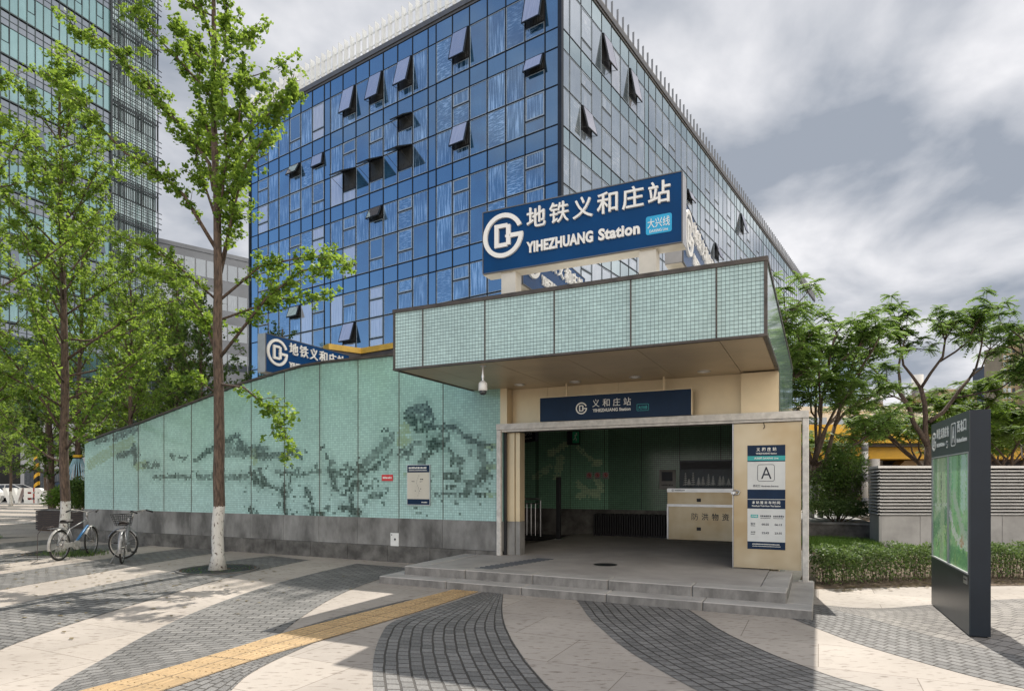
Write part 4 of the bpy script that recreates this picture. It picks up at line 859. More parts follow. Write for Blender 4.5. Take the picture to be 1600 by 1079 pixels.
mb = MB(); put_text(mb, '大兴线', (0, -.001, 0), X, Z, -.10, 2.77, .5, .15, .003, .01); mb.build('lettering', 'white_letter', hs); mb = MB(); put_text(mb, 'Daxing Line', (0, -.001, 0), X, Z, .0, 2.68, .4, .05, .003, .01); mb.build('lettering', 'white_letter', hs); mb = MB(); put_text(mb, '↙', (0, -.001, 0), X, Z, -.4, 2.72, .16, .16, .003, .01); mb.build('arrow', 'white_letter', hs)
mb = MB(); mb.tube([(-.4, .04, 2.98), (-.4, .04, 3.35)], .012, 8); mb.build('hanger', 'dark_metal', hs)
mb = MB(); mb.tube([(.4, .04, 2.98), (.4, .04, 3.35)], .012, 8); mb.build('hanger', 'dark_metal', hs)
gp = thing('guide_post', 'slim black upright post standing on the floor inside the doorway', 'post', loc2w(.78, 6.0), ANG)
mb = MB(); mb.cbox(-.05, .05, -.05, .05, .27, 1.78, .008); mb.build('shaft', 'dark_metal', gp)
mb = MB(); mb.cbox(-.09, .09, -.09, .09, .258, .275, .004); mb.build('foot', 'steel', gp)
rl = thing('stair_railing', 'short steel railing at the head of the stairs inside the doorway', 'railing', loc2w(.0, 6.6), ANG)
mb = MB(); mb.tube([(-1.2, 0, 1.22), (0, 0, 1.22), (.04, 0, 1.18), (.04, 0, .26)], .025, 10); mb.build('handrail', 'steel', rl)
mb = MB()
for i in range(9): mb.tube([(-.1 - i * .12, 0, .28), (-.1 - i * .12, 0, 1.1)], .009, 6)
mb.tube([(-1.2, 0, 1.1), (.04, 0, 1.1)], .012, 8); mb.build('bars', 'steel', rl)
fr = thing('folded_barrier', 'long black pleated folding barrier stacked against the inner wall', 'barrier', loc2w(1.15, 7.55), ANG)
mb = MB()
for i in range(30): mb.cbox(.063 * i, .063 * i + .045, 0, .28, .26, .82 + .012 * (i % 2), .008)
mb.build('slats', 'pleat_black', fr)
mb = MB(); mb.box(-.01, 1.9, .04, .24, .258, .30); mb.build('base', 'dark_metal', fr)
# ---------------------------------------------------------------- blue glass office block
OC = (1.996, 26.0, 0); OA = math.atan2(.8247, .5656)
ob = thing('office_building', 'big blue glass office block with tilted-open windows and white fins along its roof', 'office building', OC, OA)
prng = random.Random(42)
def PL(s, z, d=0): return (-d, s, z)
def PR(s, z, d=0): return (s, -d, z)
ZB = [23.2, 22.3, 20.37, 19.55, 18.0, 16.37, 15.57, 14.0, 12.37, 11.57, 10.0, 8.37, 7.57, 6.0, 4.37, 3.57, .3]
ZK = 'SVSVVSVVSVVSVVSV'
colsL = [(0, .75, 'N')] + [(.75 + i, 1.75 + i, 'F') for i in range(6)] + [(6.75, 7.25, 'N')] + [(7.25 + i, 8.25 + i, 'F') for i in range(7)] + [(14.25, 14.75, 'N')] + [(14.75 + i, 15.75 + i, 'F') for i in range(6)] + [(20.75, 21.5, 'N')]
opL = {.75, 4.75, 8.25, 10.25, 12.25, 14.75, 16.75, 19.75}
plain = {3.75, 9.25, 11.25, 18.75}     # columns whose panes are all plain blue
colsR = [(0, .75, 'F')]; s_ = .75; k_ = 0
while s_ < 60:
    for i in range(8):
        colsR.append((s_, s_ + 1, 'O' if i in (1, 3, 6) else 'F')); s_ += 1
    colsR.append((s_, s_ + .55, 'N')); s_ += .55
openL = {(8.25, 3): 58, (8.25, 4): 62, (10.25, 4): 60, (12.25, 4): 60, (4.75, 1): 13, (8.25, 1): 15, (10.25, 1): 14, (12.25, 1): 13, (.75, 1): 13, (.75, 3): 20, (4.75, 4): 16, (10.25, 6): 24, (16.75, 3): 26, (12.25, 10): 17, (16.75, 9): 20, (14.75, 3): 9}
openR = {(3.75, 1): 12, (7, 1): 11, (1.75, 4): 14, (18, 1): 12, (21.5, 1): 13, (24.5, 1): 13, (27.1, 1): 14, (30.6, 1): 14, (15.4, 3): 18, (18.1, 3): 18, (20.7, 4): 18, (13, 4): 14}
panes = []      # (distance, kind, side, s0, s1, z0, z1)
opens = []
def add(side, s0, s1, z0, z1, kind, tone):
    c, s = math.cos(OA), math.sin(OA); q = PL((s0 + s1) / 2, 0) if side == 'L' else PR((s0 + s1) / 2, 0)
    wx, wy = OC[0] + c * q[0] - s * q[1], OC[1] + s * q[0] + c * q[1]
    panes.append(((wx * wx + wy * wy + ((z0 + z1) / 2 - 1.65) ** 2) ** .5 + (0 if (z0 + z1) / 2 > 8.5 else 50), kind, side, s0, s1, z0, z1, tone))
for side, cols in (('L', colsL), ('R', colsR)):
    for (a, b, t) in cols:
        oper = (a in opL) if side == 'L' else t == 'O'
        for i, kd in enumerate(ZK):
            z1, z0 = ZB[i], ZB[i + 1]
            tone = prng.random() * .9
            if side == 'L' and a in plain: tone *= .32
            elif prng.random() < (.5 if (side == 'L' and a > 9 and z0 < 11.5) else (.12 if a > 11 else .0) if side == 'L' else .03): tone = .9 + .1 * prng.random()
            if t == 'N' or kd == 'S': add(side, a, b, z0, z1, 'S', tone * .3); continue
            if not oper: add(side, a, b, z0, z1, 'V', tone); continue
            h = 1.4 if i == 1 else (.66 if i % 3 == 0 else 1.06)
            op = None
            if side == 'L': op = openL.get((a, i))
            else:
                for (ss, ii), an in openR.items():
                    if ii == i and a <= ss + .45 < b: op = an
            if op: opens.append((side, a, b, z1, h, op, i))
            else: add(side, a, b, z1 - h, z1, 'O', tone)
            add(side, a, b, z0, z1 - h, 'V', tone if tone > .9 else prng.random() * .9)
panes.sort(key=lambda p: p[0])
def pane(mb, p, frame=True):
    d, kind, side, s0, s1, z0, z1, tone = p; P = PL if side == 'L' else PR; m = .035
    ja, jb = math.sin(tone * 977) * .005, math.sin(tone * 1531) * .004; hs_, hz = (s1 - s0) / 2 - m, (z1 - z0) / 2 - m   # no two panes are set quite flush
    q = [P(s0 + m, z0 + m, -ja * hs_ - jb * hz), P(s1 - m, z0 + m, ja * hs_ - jb * hz), P(s1 - m, z1 - m, ja * hs_ + jb * hz), P(s0 + m, z1 - m, -ja * hs_ + jb * hz)]
    uv = [(s0 + m + 40 * tone, z0), (s1 - m + 40 * tone, z0), (s1 - m + 40 * tone, z1), (s0 + m + 40 * tone, z1)]
    if side == 'L': q = q[::-1]; uv = uv[::-1]
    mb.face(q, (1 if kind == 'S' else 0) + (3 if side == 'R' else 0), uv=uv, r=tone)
    if not frame: return
    w = .05 if kind == 'O' else .022; dd = .012
    a, b, c, e = s0 + m, s1 - m, z0 + m, z1 - m
    for (x0, x1, y0, y1) in ((a, b, c, c + w), (a, b, e - w, e), (a, a + w, c + w, e - w), (b - w, b, c + w, e - w)):
        if side == 'L': mb.box(-dd, .004, x0, x1, y0, y1, 2)
        else: mb.box(x0, x1, -dd, .004, y0, y1, 2)
def gm_(p): return ['glass_blue', 'glass_spandrel', 'mullion_light', 'glass_cloudlit', 'glass_cloudlit_spandrel']
vis = [p for p in panes if p[1] != 'S']; rest = [p for p in panes if p[1] == 'S']
vis_near = [p for p in vis if p[2] == 'L'][:78] + [p for p in vis if p[2] == 'R'][:22]; nearset = set(id(p) for p in vis_near)
for p in vis_near:
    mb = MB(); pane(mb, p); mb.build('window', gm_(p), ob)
mb = MB()
for p in vis:
    if id(p) not in nearset: pane(mb, p, p[0] < 60)
struct(mb.build('window', ['glass_blue', 'glass_spandrel', 'mullion_light', 'glass_cloudlit', 'glass_cloudlit_spandrel'], ob), 'stuff')
mb = MB()
for p in rest: pane(mb, p, False)
mb.build('spandrel_cladding', ['glass_blue', 'glass_spandrel', 'mullion_light', 'glass_cloudlit', 'glass_cloudlit_spandrel'], ob)
for (side, s0, s1, z1, h, an, i) in opens:      # tilted sashes hung from their top edge
    P = PL if side == 'L' else PR; an = R(an); mb = MB()
    dn, out = -h * math.cos(an), h * math.sin(an); th = .05
    A = Vector(P(s0 + .05, z1 - .03, .03)); B = Vector(P(s1 - .05, z1 - .03, .03)); D = Vector(P(0, dn, out)) - Vector(P(0, 0, 0)); Nn = Vector(P(0, math.sin(an), math.cos(an))) - Vector(P(0, 0, 0))
    mb.hexa([A, B, B + D, A + D, A + Nn * th, B + Nn * th, B + D + Nn * th, A + D + Nn * th], 0)
    e = (B - A).normalized() * .05; f = D.normalized() * .05
    q = [A + e + f + Nn * (th + .004), B - e + f + Nn * (th + .004), B - e + D - f + Nn * (th + .004), A + e + D - f + Nn * (th + .004)]
    tone = prng.random() * .3
    mb.face(q if side == 'R' else q[::-1], 1, uv=[(0, 0), (.9, 0), (.9, h), (0, h)], r=tone)
    fr_ = mb.build('open_window', ['mullion', 'sash_glass'], ob)
    mb = MB()     # dark room seen through the gap, with a low guard rail
    rr = [P(s0 + .05, z1 - h, -.02), P(s1 - .05, z1 - h, -.02), P(s1 - .05, z1 - .02, -.02), P(s0 + .05, z1 - .02, -.02)]
    mb.face(rr, 0)
    for k in range(7):
        s_ = s0 + .12 + k * (s1 - s0 - .24) / 6; mb.tube([P(s_, z1 - h + .02, .0), P(s_, z1 - h + .30, .0)], .010, 4, 1)
    for k in (s0 + .06, s1 - .06): mb.tube([P(k, z1 - h + .1, .01), tuple(Vector(P(k, z1 - h + .18, 0)).lerp(A + D if k < s1 - .5 else B + D, .8))], .014, 4, 0)
    mb.build('opening', ['inner_dark', 'mullion'], fr_)
mb = MB()       # mullion grid
def vbar(side, s, w=.036, d=.03):
    if side == 'L': mb.box(-d, .06, s - w / 2, s + w / 2, .3, 23.2)
    else: mb.box(s - w * .36, s + w * .36, -d * .6, .06, .3, 23.2)
def hbar(side, a, b, z, w=.028, d=.018):
    if side == 'L': mb.box(-d, .05, a, b, z - w / 2, z + w / 2)
    else: mb.box(a, b, -d, .05, z - w / 2, z + w / 2)
for side, cols in (('L', colsL), ('R', colsR)):
    for (a, b, t) in cols:
        if a > .01: vbar(side, a)
        for i, z in enumerate(ZB[1:-1], 1): hbar(side, a + .03, b - .03, z)
        if (a in opL if side == 'L' else t == 'O'):
            for i, kd in enumerate(ZK):
                if kd == 'V': hbar(side, a + .03, b - .03, ZB[i] - (1.4 if i == 1 else (.66 if i % 3 == 0 else 1.06)), .05, .025)
mb.box(-.09, .09, -.09, .09, .3, 23.2)
mb.box(-.08, .06, 21.5, 21.6, .3, 23.2)
mb.build('mullion_grid', 'mullion', ob)
LEN_R, LEN_L = colsR[-1][1], 21.5
mb = MB(); mb.box(.07, LEN_R, .07, LEN_L, 0, 23.0); mb.box(-.02, LEN_R, -.02, LEN_L, 0, .3); mb.build('core', 'inner_dark', ob)
mb = MB(); mb.box(-.10, .3, -.08, LEN_L + .1, 23.31, 23.55); mb.box(.301, LEN_R, -.10, .3, 23.31, 23.548); mb.box(-.04, .3, -.02, LEN_L, 23.2, 23.309); mb.box(.301, LEN_R, -.04, .3, 23.2, 23.309); mb.box(.3, LEN_R, .3, LEN_L, 23.05, 23.4); mb.build('roof_edge', 'trim_dark', ob)
mb = MB()
s_ = .1
while s_ < LEN_L: mb.box(-.16, .12, s_ - .015, s_ + .015, 23.56, 24.85); s_ += .46
mb.box(.0, .03, .0, LEN_L, 24.45, 24.53); mb.box(.0, .03, .0, LEN_L, 23.8, 23.86)
mb.build('roof_fins', 'fin_white', ob); mb = MB()
s_ = .45
while s_ < LEN_R: mb.box(s_ - .009, s_ + .009, -.07, .03, 23.56, 24.35); s_ += .62
mb.box(0.1, LEN_R, .0, .03, 23.65, 23.78)
mb.build('roof_spikes', 'fin_grey', ob)

# dark podium wall with ochre trim in front of it
pw = thing('podium_wall', 'dark low podium wall with ochre trim and an inner corner below the blue office', 'wall', (-5.47, 23, 0), 0)
d1 = Vector((-.776, -.631, 0)); d2 = Vector((.8247, -.5656, 0)); n1_ = Vector((-.631, .776, 0)); n2_ = Vector((.5656, .8247, 0))
mb = MB(); A_ = d1 * 1.25; B_ = d2 * 9
mb.prism([A_, Vector((0, 0, 0)), B_, B_ + n2_ * .4, Vector((.02, .55, 0)), A_ + n1_ * .4], (0, 0, 6.30)); mb.build('wall', 'podium_wall', pw)
mb = MB(); c_ = -(d1 + d2).normalized() * 0
mb.prism([A_ + Vector((.03, -.04, 6.304)), Vector((0, -.06, 6.304)), B_ + Vector((-.03, -.04, 6.304)), B_ + n2_ * .45 + Vector((0, 0, 6.304)), Vector((.02, .6, 6.304)), A_ + n1_ * .45 + Vector((0, 0, 6.304))], (0, 0, .2)); mb.build('trim', 'ochre_trim', pw)

# ---------------------------------------------------------------- teal glass tower on the left
def win_tower(name, label, cat, loc, rz, spec): pass
TW = thing('glass_tower', 'tall teal glass tower with dark slatted end bay beyond the ginkgo trees', 'tower', (-41.87, 66, 0), math.atan2(.921, .390))
tr = random.Random(9); NF = 21; FH = 4.0; mb_r = MB(); cells = []
for f in range(2, NF):
    z = f * FH
    for c in range(34):
        a, b = -.72 * (c + 1), -.72 * c
        cells.append((abs(a) * .6 + abs(z - 24) * .5, a, b, z + .25, z + 2.75, tr.random(), c % 3 == 1 and tr.random() < .9))
cells.sort()
def tcell(mb, a, b, z0, z1, r_, m=.02, d=.0, mi=0):
    r_ *= .89
    mb.face([(a + m, -d, z0), (b - m, -d, z0), (b - m, -d, z1), (a + m, -d, z1)], mi, uv=[(a + 30 * r_, z0), (b + 30 * r_, z0), (b + 30 * r_, z1), (a + 30 * r_, z1)], r=r_)
def towerwin(mb, c):
    _, a, b, z0, z1, r_, op = c; tcell(mb, a, b, z0, z1, r_)
    if op:
        for q in ((a + .03, b - .03, z0 + 1.05, z0 + 1.10), (a + .03, b - .03, z1 - .06, z1 - .01), (a + .03, a + .07, z0 + 1.1, z1 - .06), (b - .07, b - .03, z0 + 1.1, z1 - .06)): mb.box(q[0], q[1], -.03, .01, q[2], q[3], 1)
for c in cells[:95]:
    mb = MB(); towerwin(mb, c); mb.build('window', ['glass_teal', 'mullion'], TW)
mb = MB()
for c in cells[95:]: towerwin(mb, c)
struct(mb.build('window', ['glass_teal', 'mullion'], TW), 'stuff')
for (c, f) in ((3, 9), (5, 9), (9, 8), (2, 6), (4, 6), (1, 6), (10, 9), (6, 6), (12, 5)):    # a few tilted sashes
    a = -.72 * (c + 1); z1 = f * FH + 2.7; mb = MB(); mb.hexa([(a + .03, -.03, z1), (a + .69, -.03, z1), (a + .69, -.40, z1 - 1.6), (a + .03, -.40, z1 - 1.6), (a + .03, -.08, z1 + .01), (a + .69, -.08, z1 + .01), (a + .69, -.45, z1 - 1.59), (a + .03, -.45, z1 - 1.59)])
    mb.face([(a + .03, -.015, z1 - 1.6), (a + .69, -.015, z1 - 1.6), (a + .69, -.015, z1), (a + .03, -.015, z1)], 1); mb.build('open_window', ['glass_grey', 'inner_dark'], TW)
mb = MB()
for f in range(2, NF):
    z = f * FH
    for c in range(34): tcell(mb, -.72 * (c + 1), -.72 * c, z + 2.8, z + 3.35, tr.random() * .5); tcell(mb, -.72 * (c + 1), -.72 * c, z + 3.4, z + 3.95, tr.random() * .5, mi=0)
mb.build('spandrel_cladding', ['glass_grey'], TW)
mb = MB()
for f in range(2, NF):
    z = f * FH; mb.box(-24.5, -.02, -.12, .05, z + .06, z + .18); mb.box(-24.5, -.02, -.05, .05, z + 2.755, z + 2.80); mb.box(-24.5, -.02, -.04, .05, z + 3.35, z + 3.4)
for c in range(35): mb.box(-.72 * c - .02, -.72 * c + .02, -.07, .04, 8, NF * FH)
mb.build('mullion_grid', 'tower_mullion', TW)
mb = MB()
for f in range(2, NF):
    z = f * FH
    for c in range(8): tcell(mb, .2 + .66 * c, .2 + .66 * (c + 1), z + .05, z + 3.95, tr.random(), d=-.25)
mb.build('end_bay_glass', ['glass_clear'], TW)
mb = MB()
for f in range(2, NF):
    z = f * FH
    for k in range(27): mb.box(.2 + k * .2 - .018, .2 + k * .2 + .018, -.06, .02, z - .1, z + 1.95)
    mb.box(.0, 5.55, -.10, .0, z + 1.4, z + 1.56); mb.box(.0, 5.9, -.1, .0, z + 1.97, z + 2.05)
    for q in (2.6, 3.2, 3.75): mb.box(.0, 5.95, -.08, -.02, z + q, z + q + .07)
for c in range(9): mb.box(.2 + .66 * c - .035, .2 + .66 * c + .035, -.10, .0, 8, NF * FH)
mb.box(-.02, .14, -.2, .3, 8, NF * FH)
mb.build('slatted_screen', 'screen_grey', TW)
mb = MB(); mb.box(-24.5, 5.5, .3, 22, 0, NF * FH); mb.box(-24.5, -.03, .06, .31, 0, NF * FH); mb.build('core', 'inner_dark', TW)

def plain_block(name, label, cat, loc, rz, w, d, h, fh, cw, wallm, glassm, seed, near=60, wr=(.15, .85), zr=(.25, .9)):
    t = thing(name, label, cat, loc, rz); r_ = random.Random(seed)
    mb = MB(); mb.box(0, w, 0, d, 0, h); mb.box(-.1, w + .1, -.1, d, h - .001, h + .5); mb.build('wall', wallm, t)
    cl = []
    nf = int(h / fh); nc = int(w / cw)
    for f in range(nf):
        for c in range(nc): cl.append((c * cw + cw * wr[0], c * cw + cw * wr[1], f * fh + fh * zr[0], f * fh + fh * zr[1], r_.random()))
    cl.sort(key=lambda q: (-q[3], q[0])); k = 0
    for q in cl[:near]:
        mb = MB(); tcell(mb, q[0], q[1], q[2], q[3], q[4], 0, .03); mb.build('window', [glassm], t)
    if len(cl) > near:
        mb = MB()
        for q in cl[near:]: tcell(mb, q[0], q[1], q[2], q[3], q[4], 0, .03)
        struct(mb.build('window', [glassm], t), 'stuff')
    return t
plain_block('office_block', 'grey office block with pale glass rows, far behind the left trees', 'office building', (-43.5, 73.5, 0), math.atan2(.66, .75), 44, 14, 30, 3.75, 1.25, 'wall_slate', 'glass_grey', 3, 90, (.06, .94), (.2, .75))
plain_block('shop_row', 'low grey building behind the parked cars', 'building', (-66, 59, 0), R(-2), 42, 3, 6.5, 3.2, 2.6, 'wall_grey', 'glass_grey', 5, 30)
plain_block('blue_block', 'small blue glass block seen between the locust trees', 'office building', (35.5, 81, 0), 0, 9, 10, 17.6, 2.2, 1.5, 'mullion', 'glass_blue', 8, 60, (.05, .95), (.05, .95))
plain_block('tan_block', 'flat tan block on the skyline left of the tall towers', 'building', (101, 150, 0), 0, 9, 12, 23.2, 3.6, 1.8, 'tan_wall', 'glass_grey', 13, 20)
for k, (x, y, w, h, lab, wm) in enumerate(((301, 402, 9, 75, 'narrow grey tower at the left end of the distant tower row', 'tower_grey'), (309, 395, 8, 84, 'grey tower second from the left in the distant tower row', 'tower_grey'), (315.5, 392, 7, 78, 'recessed darker grey tower in the middle of the distant row', 'tower_grey'), (240, 310, 8, 68, 'tall brown-banded tower at the right end of the distant row', 'tan_wall'), (248, 305, 30, 73, 'wide tan residential tower cut off by the picture edge', 'tan_wall'))):
    t = plain_block('residential_tower', lab, 'tower', (x, y, 0), 0, w, 12, h, 3.2, 2.2, wm, 'glass_grey', 30 + k, 40)
    t['group'] = 'distant residential towers'
    if k == 0 or k == 2: pass

# ---------------------------------------------------------------- yellow pavilion with striped columns
yp = thing('yellow_pavilion', 'yellow two-level canopy building behind the louvred enclosure', 'pavilion', (20.5, 45, 0), 0)
mb = MB(); mb.box(0, 30, 0, 10, 4.45, 5.75); mb.build('upper_fascia', 'yellow_paint', yp)
mb = MB(); mb.box(.5, 30, 1.2, 10, 3.35, 4.2); mb.build('lower_fascia', 'yellow_paint', yp)
mb = MB(); mb.box(.2, 30, .4, 9.8, 4.21, 4.44); mb.box(.6, 30, 5, 9.9, 0, 3.34); mb.build('recess', 'podium_wall', yp)
mb = MB(); mb.prism([(6.2, 3.2, .2), (9.4, 3.2, 3.3), (10.6, 3.2, 3.3), (7.6, 3.2, .2)], (0, 1.2, 0)); mb.build('stair', 'tan_wall', yp)
def striped(name, label, x, y, r, h, bands, loc_z=0, group='banded white columns'):
    t = thing(name, label, 'column', (x, y, 0), 0, group); mb = MB(); mb.tube([(0, 0, loc_z), (0, 0, h)], r, 20); mb.build('shaft', 'pier_white', t, True)
    for (a, b) in bands:
        mb = MB(); mb.tube([(0, 0, a), (0, 0, b)], r + .012, 20); mb.build('band', 'band_grey', t, True)
striped('striped_column', 'slim white column with grey bands holding up the yellow canopy', 24.95, 44.8, .21, 4.44, [(1.7, 2.25), (.0, .55), (2.85, 3.3), (3.85, 4.3)])
striped('striped_column', 'thick cream column beside the slim banded column under the yellow canopy', 26.3, 46.0, .36, 3.34, [(.0, .4)])
striped('striped_column', 'fat white pillar with a grey ring rising behind the yellow canopy', 28.85, 50, .36, 9.0, [(7.6, 8.2)])
striped('striped_column', 'tallest white pillar with a broad grey ring, rising beside the forked trunk', 32.0, 50, .40, 10.1, [(7.8, 9.0)])
wb = plain_block('white_hall', 'white hall rising behind the yellow pavilion', 'building', (25.5, 56.5, 0), 0, 30, 8, 7.9, 3.9, 3, 'pier_white', 'glass_grey', 17, 20)

# ---------------------------------------------------------------- plants
def leaf_fan(P, rr, s, out, rs, aspect=1.0, droop=.35):
    """one small folded leaf as two quads' worth of geometry (a dart)"""
    ax = Vector((rr.gauss(0, 1), rr.gauss(0, 1), rr.gauss(0, .8) - droop)).normalized(); up = Vector((rr.gauss(0, .6), rr.gauss(0, .6), 1)).normalized()
    sd = ax.cross(up)
    if sd.length < 1e-3: sd = ax.orthogonal()
    sd.normalize(); nrm = sd.cross(ax)
    out.append((P, P + ax * s * .62 + sd * s * .56 * aspect + nrm * s * .08, P + ax * s * .92 * (1.0 if aspect > .7 else 1.15), P + ax * s * .62 - sd * s * .56 * aspect + nrm * s * .08)); rs.append(rr.random())
def quads(name, Q, rs, mat, parent):
    me = bpy.data.meshes.new(name); n = len(Q); arr = np.array([[tuple(p) for p in q] for q in Q], dtype=np.float32).reshape(-1, 3)
    me.vertices.add(4 * n); me.vertices.foreach_set('co', arr.ravel()); me.loops.add(4 * n); me.loops.foreach_set('vertex_index', np.arange(4 * n, dtype=np.int32))
    me.polygons.add(n); me.polygons.foreach_set('loop_start', np.arange(0, 4 * n, 4, dtype=np.int32))
    try: me.polygons.foreach_set('loop_total', np.full(n, 4, dtype=np.int32))
    except Exception: pass
    at = me.attributes.new('rnd', 'FLOAT', 'FACE'); at.data.foreach_set('value', np.array(rs, dtype=np.float32))
    me.materials.append(MATS[mat]); me.update(calc_edges=True); me.validate()
    o = bpy.data.objects.new(name, me); COL.objects.link(o)
    if parent: o.parent = parent
    return o
def arc(p0, p1, sag, n=7):
    p0, p1 = Vector(p0), Vector(p1); return [p0.lerp(p1, i / n) + Vector((0, 0, sag * 4 * (i / n) * (1 - i / n))) for i in range(n + 1)]
def poly_pts(P, step):
    out = []
    for a, b in zip(P, P[1:]):
        n = max(1, int((b - a).length / step))
        for i in range(n): out.append(a.lerp(b, i / n))
    out.append(P[-1]); return out
def ginkgo(label, loc, height, seed, trunk, arms=(), n_rand=22, z0=3.2, reach=2.5, leaf=.085, mat='leaf_ginkgo', tr0=.145, step=.085, per=5, group='ginkgo trees', painted=True, elev=(.45, 1.1), top_arms=True, spr=.085, tw_n=4.2):
    t = thing('ginkgo_tree', label, 'tree', loc, 0, group); rr = random.Random(seed); T = [Vector(p) for p in trunk]
    mb = MB(); TP = []
    for a, b in zip(T, T[1:]):
        for i in range(4): TP.append(a.lerp(b, i / 4))
    TP.append(T[-1])
    rad = [tr0 * max(.10, (1 - p.z / height)) ** .75 + .006 + (.06 * max(0, .25 - p.z) / .25) for p in TP]
    TP = [p + Vector((rr.gauss(0, .012), rr.gauss(0, .012), 0)) if p.z > .3 else p for p in TP]
    mb.tube(TP, rad, 14, 0); mb.build('trunk', 'bark_painted' if painted else 'bark', t, True)
    def at(z):
        for a, b in zip(TP, TP[1:]):
            if a.z <= z <= b.z: return a.lerp(b, (z - a.z) / max(1e-6, b.z - a.z))
        return TP[-1].copy()
    A = [[Vector(p) for p in a] for a in arms]; ga = rr.random() * 6
    for i in range(n_rand):
        z = z0 + (height - .5 - z0) * (i / max(1, n_rand - 1)) ** .9; ga += 2.4 + rr.gauss(0, .3); f = (z - z0) / (height - z0)
        L = reach * (1 - f ** 1.6) * rr.uniform(.65, 1.1) + .45; el = rr.uniform(*elev) * (.8 + .5 * f); p = at(z)
        d = Vector((math.cos(ga) * math.cos(el), math.sin(ga) * math.cos(el), math.sin(el))); A.append(arc(p, p + d * L, rr.uniform(-.12, .08) * L, 5))
    br = MB(); Q = []; rs = []
    for P in A:
        L = sum((b - a).length for a, b in zip(P, P[1:])); r0 = .010 + .0065 * L
        br.tube(P, [r0 * (1 - .8 * i / (len(P) - 1)) for i in range(len(P))], 6)
        dense = poly_pts(P, step); nP = len(dense); tw = []
        for k in range(int(L * tw_n) + 1):
            i = int(nP * rr.uniform(.22, .95)); p = dense[min(i, nP - 1)]; d = (P[-1] - P[0]).normalized()
            sd = Vector((rr.gauss(0, 1), rr.gauss(0, 1), rr.gauss(.25, .7))).normalized(); e = (d * .7 + sd * .8).normalized() * rr.uniform(.22, .62) * (1.0 - .45 * i / nP)
            tp = [p, p + e * .5 + Vector((0, 0, .02)), p + e]; br.tube(tp, [.008, .006, .003], 4); tw.append(tp)
        for path, st_ in [(dense, .16)] + [(poly_pts(q, step), .0) for q in tw]:
            n = len(path)
            for i, p in enumerate(path):
                if i < n * st_ or rr.random() < .25: continue
                c = p + Vector((rr.gauss(0, spr * .62), rr.gauss(0, spr * .62), rr.gauss(-.01, spr * .6))); tone = rr.random()   # leaves sit in rosettes on short shoots
                for _ in range(int(per * 1.5 * rr.uniform(.6, 1.35))):
                    leaf_fan(c + Vector((rr.gauss(0, .036), rr.gauss(0, .036), rr.gauss(-.005, .036))), rr, leaf * rr.uniform(.6, 1.2), Q, rs); rs[-1] = min(1, max(0, tone + rr.gauss(0, .18)))
    if top_arms:
        for p in poly_pts(TP[-6:], .1):
            for _ in range(4): leaf_fan(p + Vector((rr.gauss(0, .06), rr.gauss(0, .06), rr.gauss(0, .05))), rr, leaf, Q, rs)
    br.build('branches', 'bark', t, True); quads('crown', Q, rs, mat, t)
    return t
def jit(P, rr, depth):
    """give a traced branch its own run towards or away from the street"""
    return [(x, depth * i / (len(P) - 1) + rr.gauss(0, .03), z) for i, (x, z) in enumerate(P)]
jr = random.Random(5)
ARMS = [([(-.05, 7.1), (-.18, 7.66), (-.77, 8.45), (-1.05, 8.69), (-1.67, 9.5), (-2.43, 10.18), (-3.24, 10.61)], .5), ([(-.02, 6.01), (-.6, 7.01), (-1.15, 7.49), (-1.54, 7.66), (-2.02, 8.18), (-2.36, 8.63), (-2.81, 8.97)], -.6),
        ([(0, 6.73), (.54, 7.7), (.96, 8.42), (1.2, 8.9), (1.3, 9.56)], .4), ([(.01, 5.65), (.42, 6.73), (.72, 7.34), (1.2, 7.82)], -.7), ([(.04, 3.97), (.96, 5.05), (1.68, 5.53), (2.71, 5.63)], -.4),
        ([(.02, 5.05), (.72, 5.77), (1.56, 6.04), (2.4, 6.01)], .6), ([(.04, 3.49), (.6, 3.39), (1.08, 3.01), (1.44, 2.65), (1.73, 2.17)], -.9), ([(0, 3.97), (-.48, 4.93), (-.96, 5.53), (-1.92, 6.07)], .9),
        ([(0, 5.05), (-.6, 5.65), (-1.38, 5.95)], -1.0), ([(.01, 5.41), (.19, 6.61), (.24, 8.3), (.27, 9.98)], .5), ([(-.02, 7.7), (-.48, 8.9), (-.58, 10.46)], .5), ([(-.07, 8.54), (.24, 9.62), (.39, 10.34)], -.5),
        ([(0, 4.4), (-.5, 4.9), (-1.1, 5.1)], 1.1), ([(-.03, 6.6), (-.6, 7.9), (-.75, 9.0)], .8), ([(0, 6.2), (.35, 7.6), (.45, 8.8)], -.8), ([(.0, 4.7), (.9, 5.2), (1.9, 5.45)], .9), ([(.0, 3.3), (-.35, 3.6), (-.6, 3.5)], -.5)]
def thick(P): return P
arms = [[Vector(p) for p in jit(P, jr, d)] for P, d in ARMS]
ginkgo('nearest ginkgo with a whitewashed trunk foot standing in front of the mosaic wall', (-5.53, 11.9, 0), 13.2, 3, [(0, 0, 0), (.01, 0, 1.21), (.02, .02, 3.49), (.01, 0, 5.89), (-.06, .03, 8.3), (-.08, 0, 10), (-.1, 0, 13.2)], arms, 18, 7.4, 1.45, tr0=.106, step=.07, per=10, leaf=.076, spr=.085)
straight = lambda h, a=0: [(0, 0, 0), (.02, 0, 1.2), (.03 + a * .3, 0, h * .35), (a, .05, h * .7), (a * 1.2, 0, h)]
g2 = ginkgo('ginkgo behind the blue bicycle, its whitewashed foot in a tree pit', (-10.6, 15.0, 0), 11.8, 12, straight(11.8, -.12), (), 54, 2.1, 3.0, step=.09, per=8, tr0=.105, spr=.105, leaf=.072)
copy_tree(g2, (-15.9, 18.4, 0), 2.2, 1.03, 'ginkgo at the left picture edge with its trunk just outside the view')
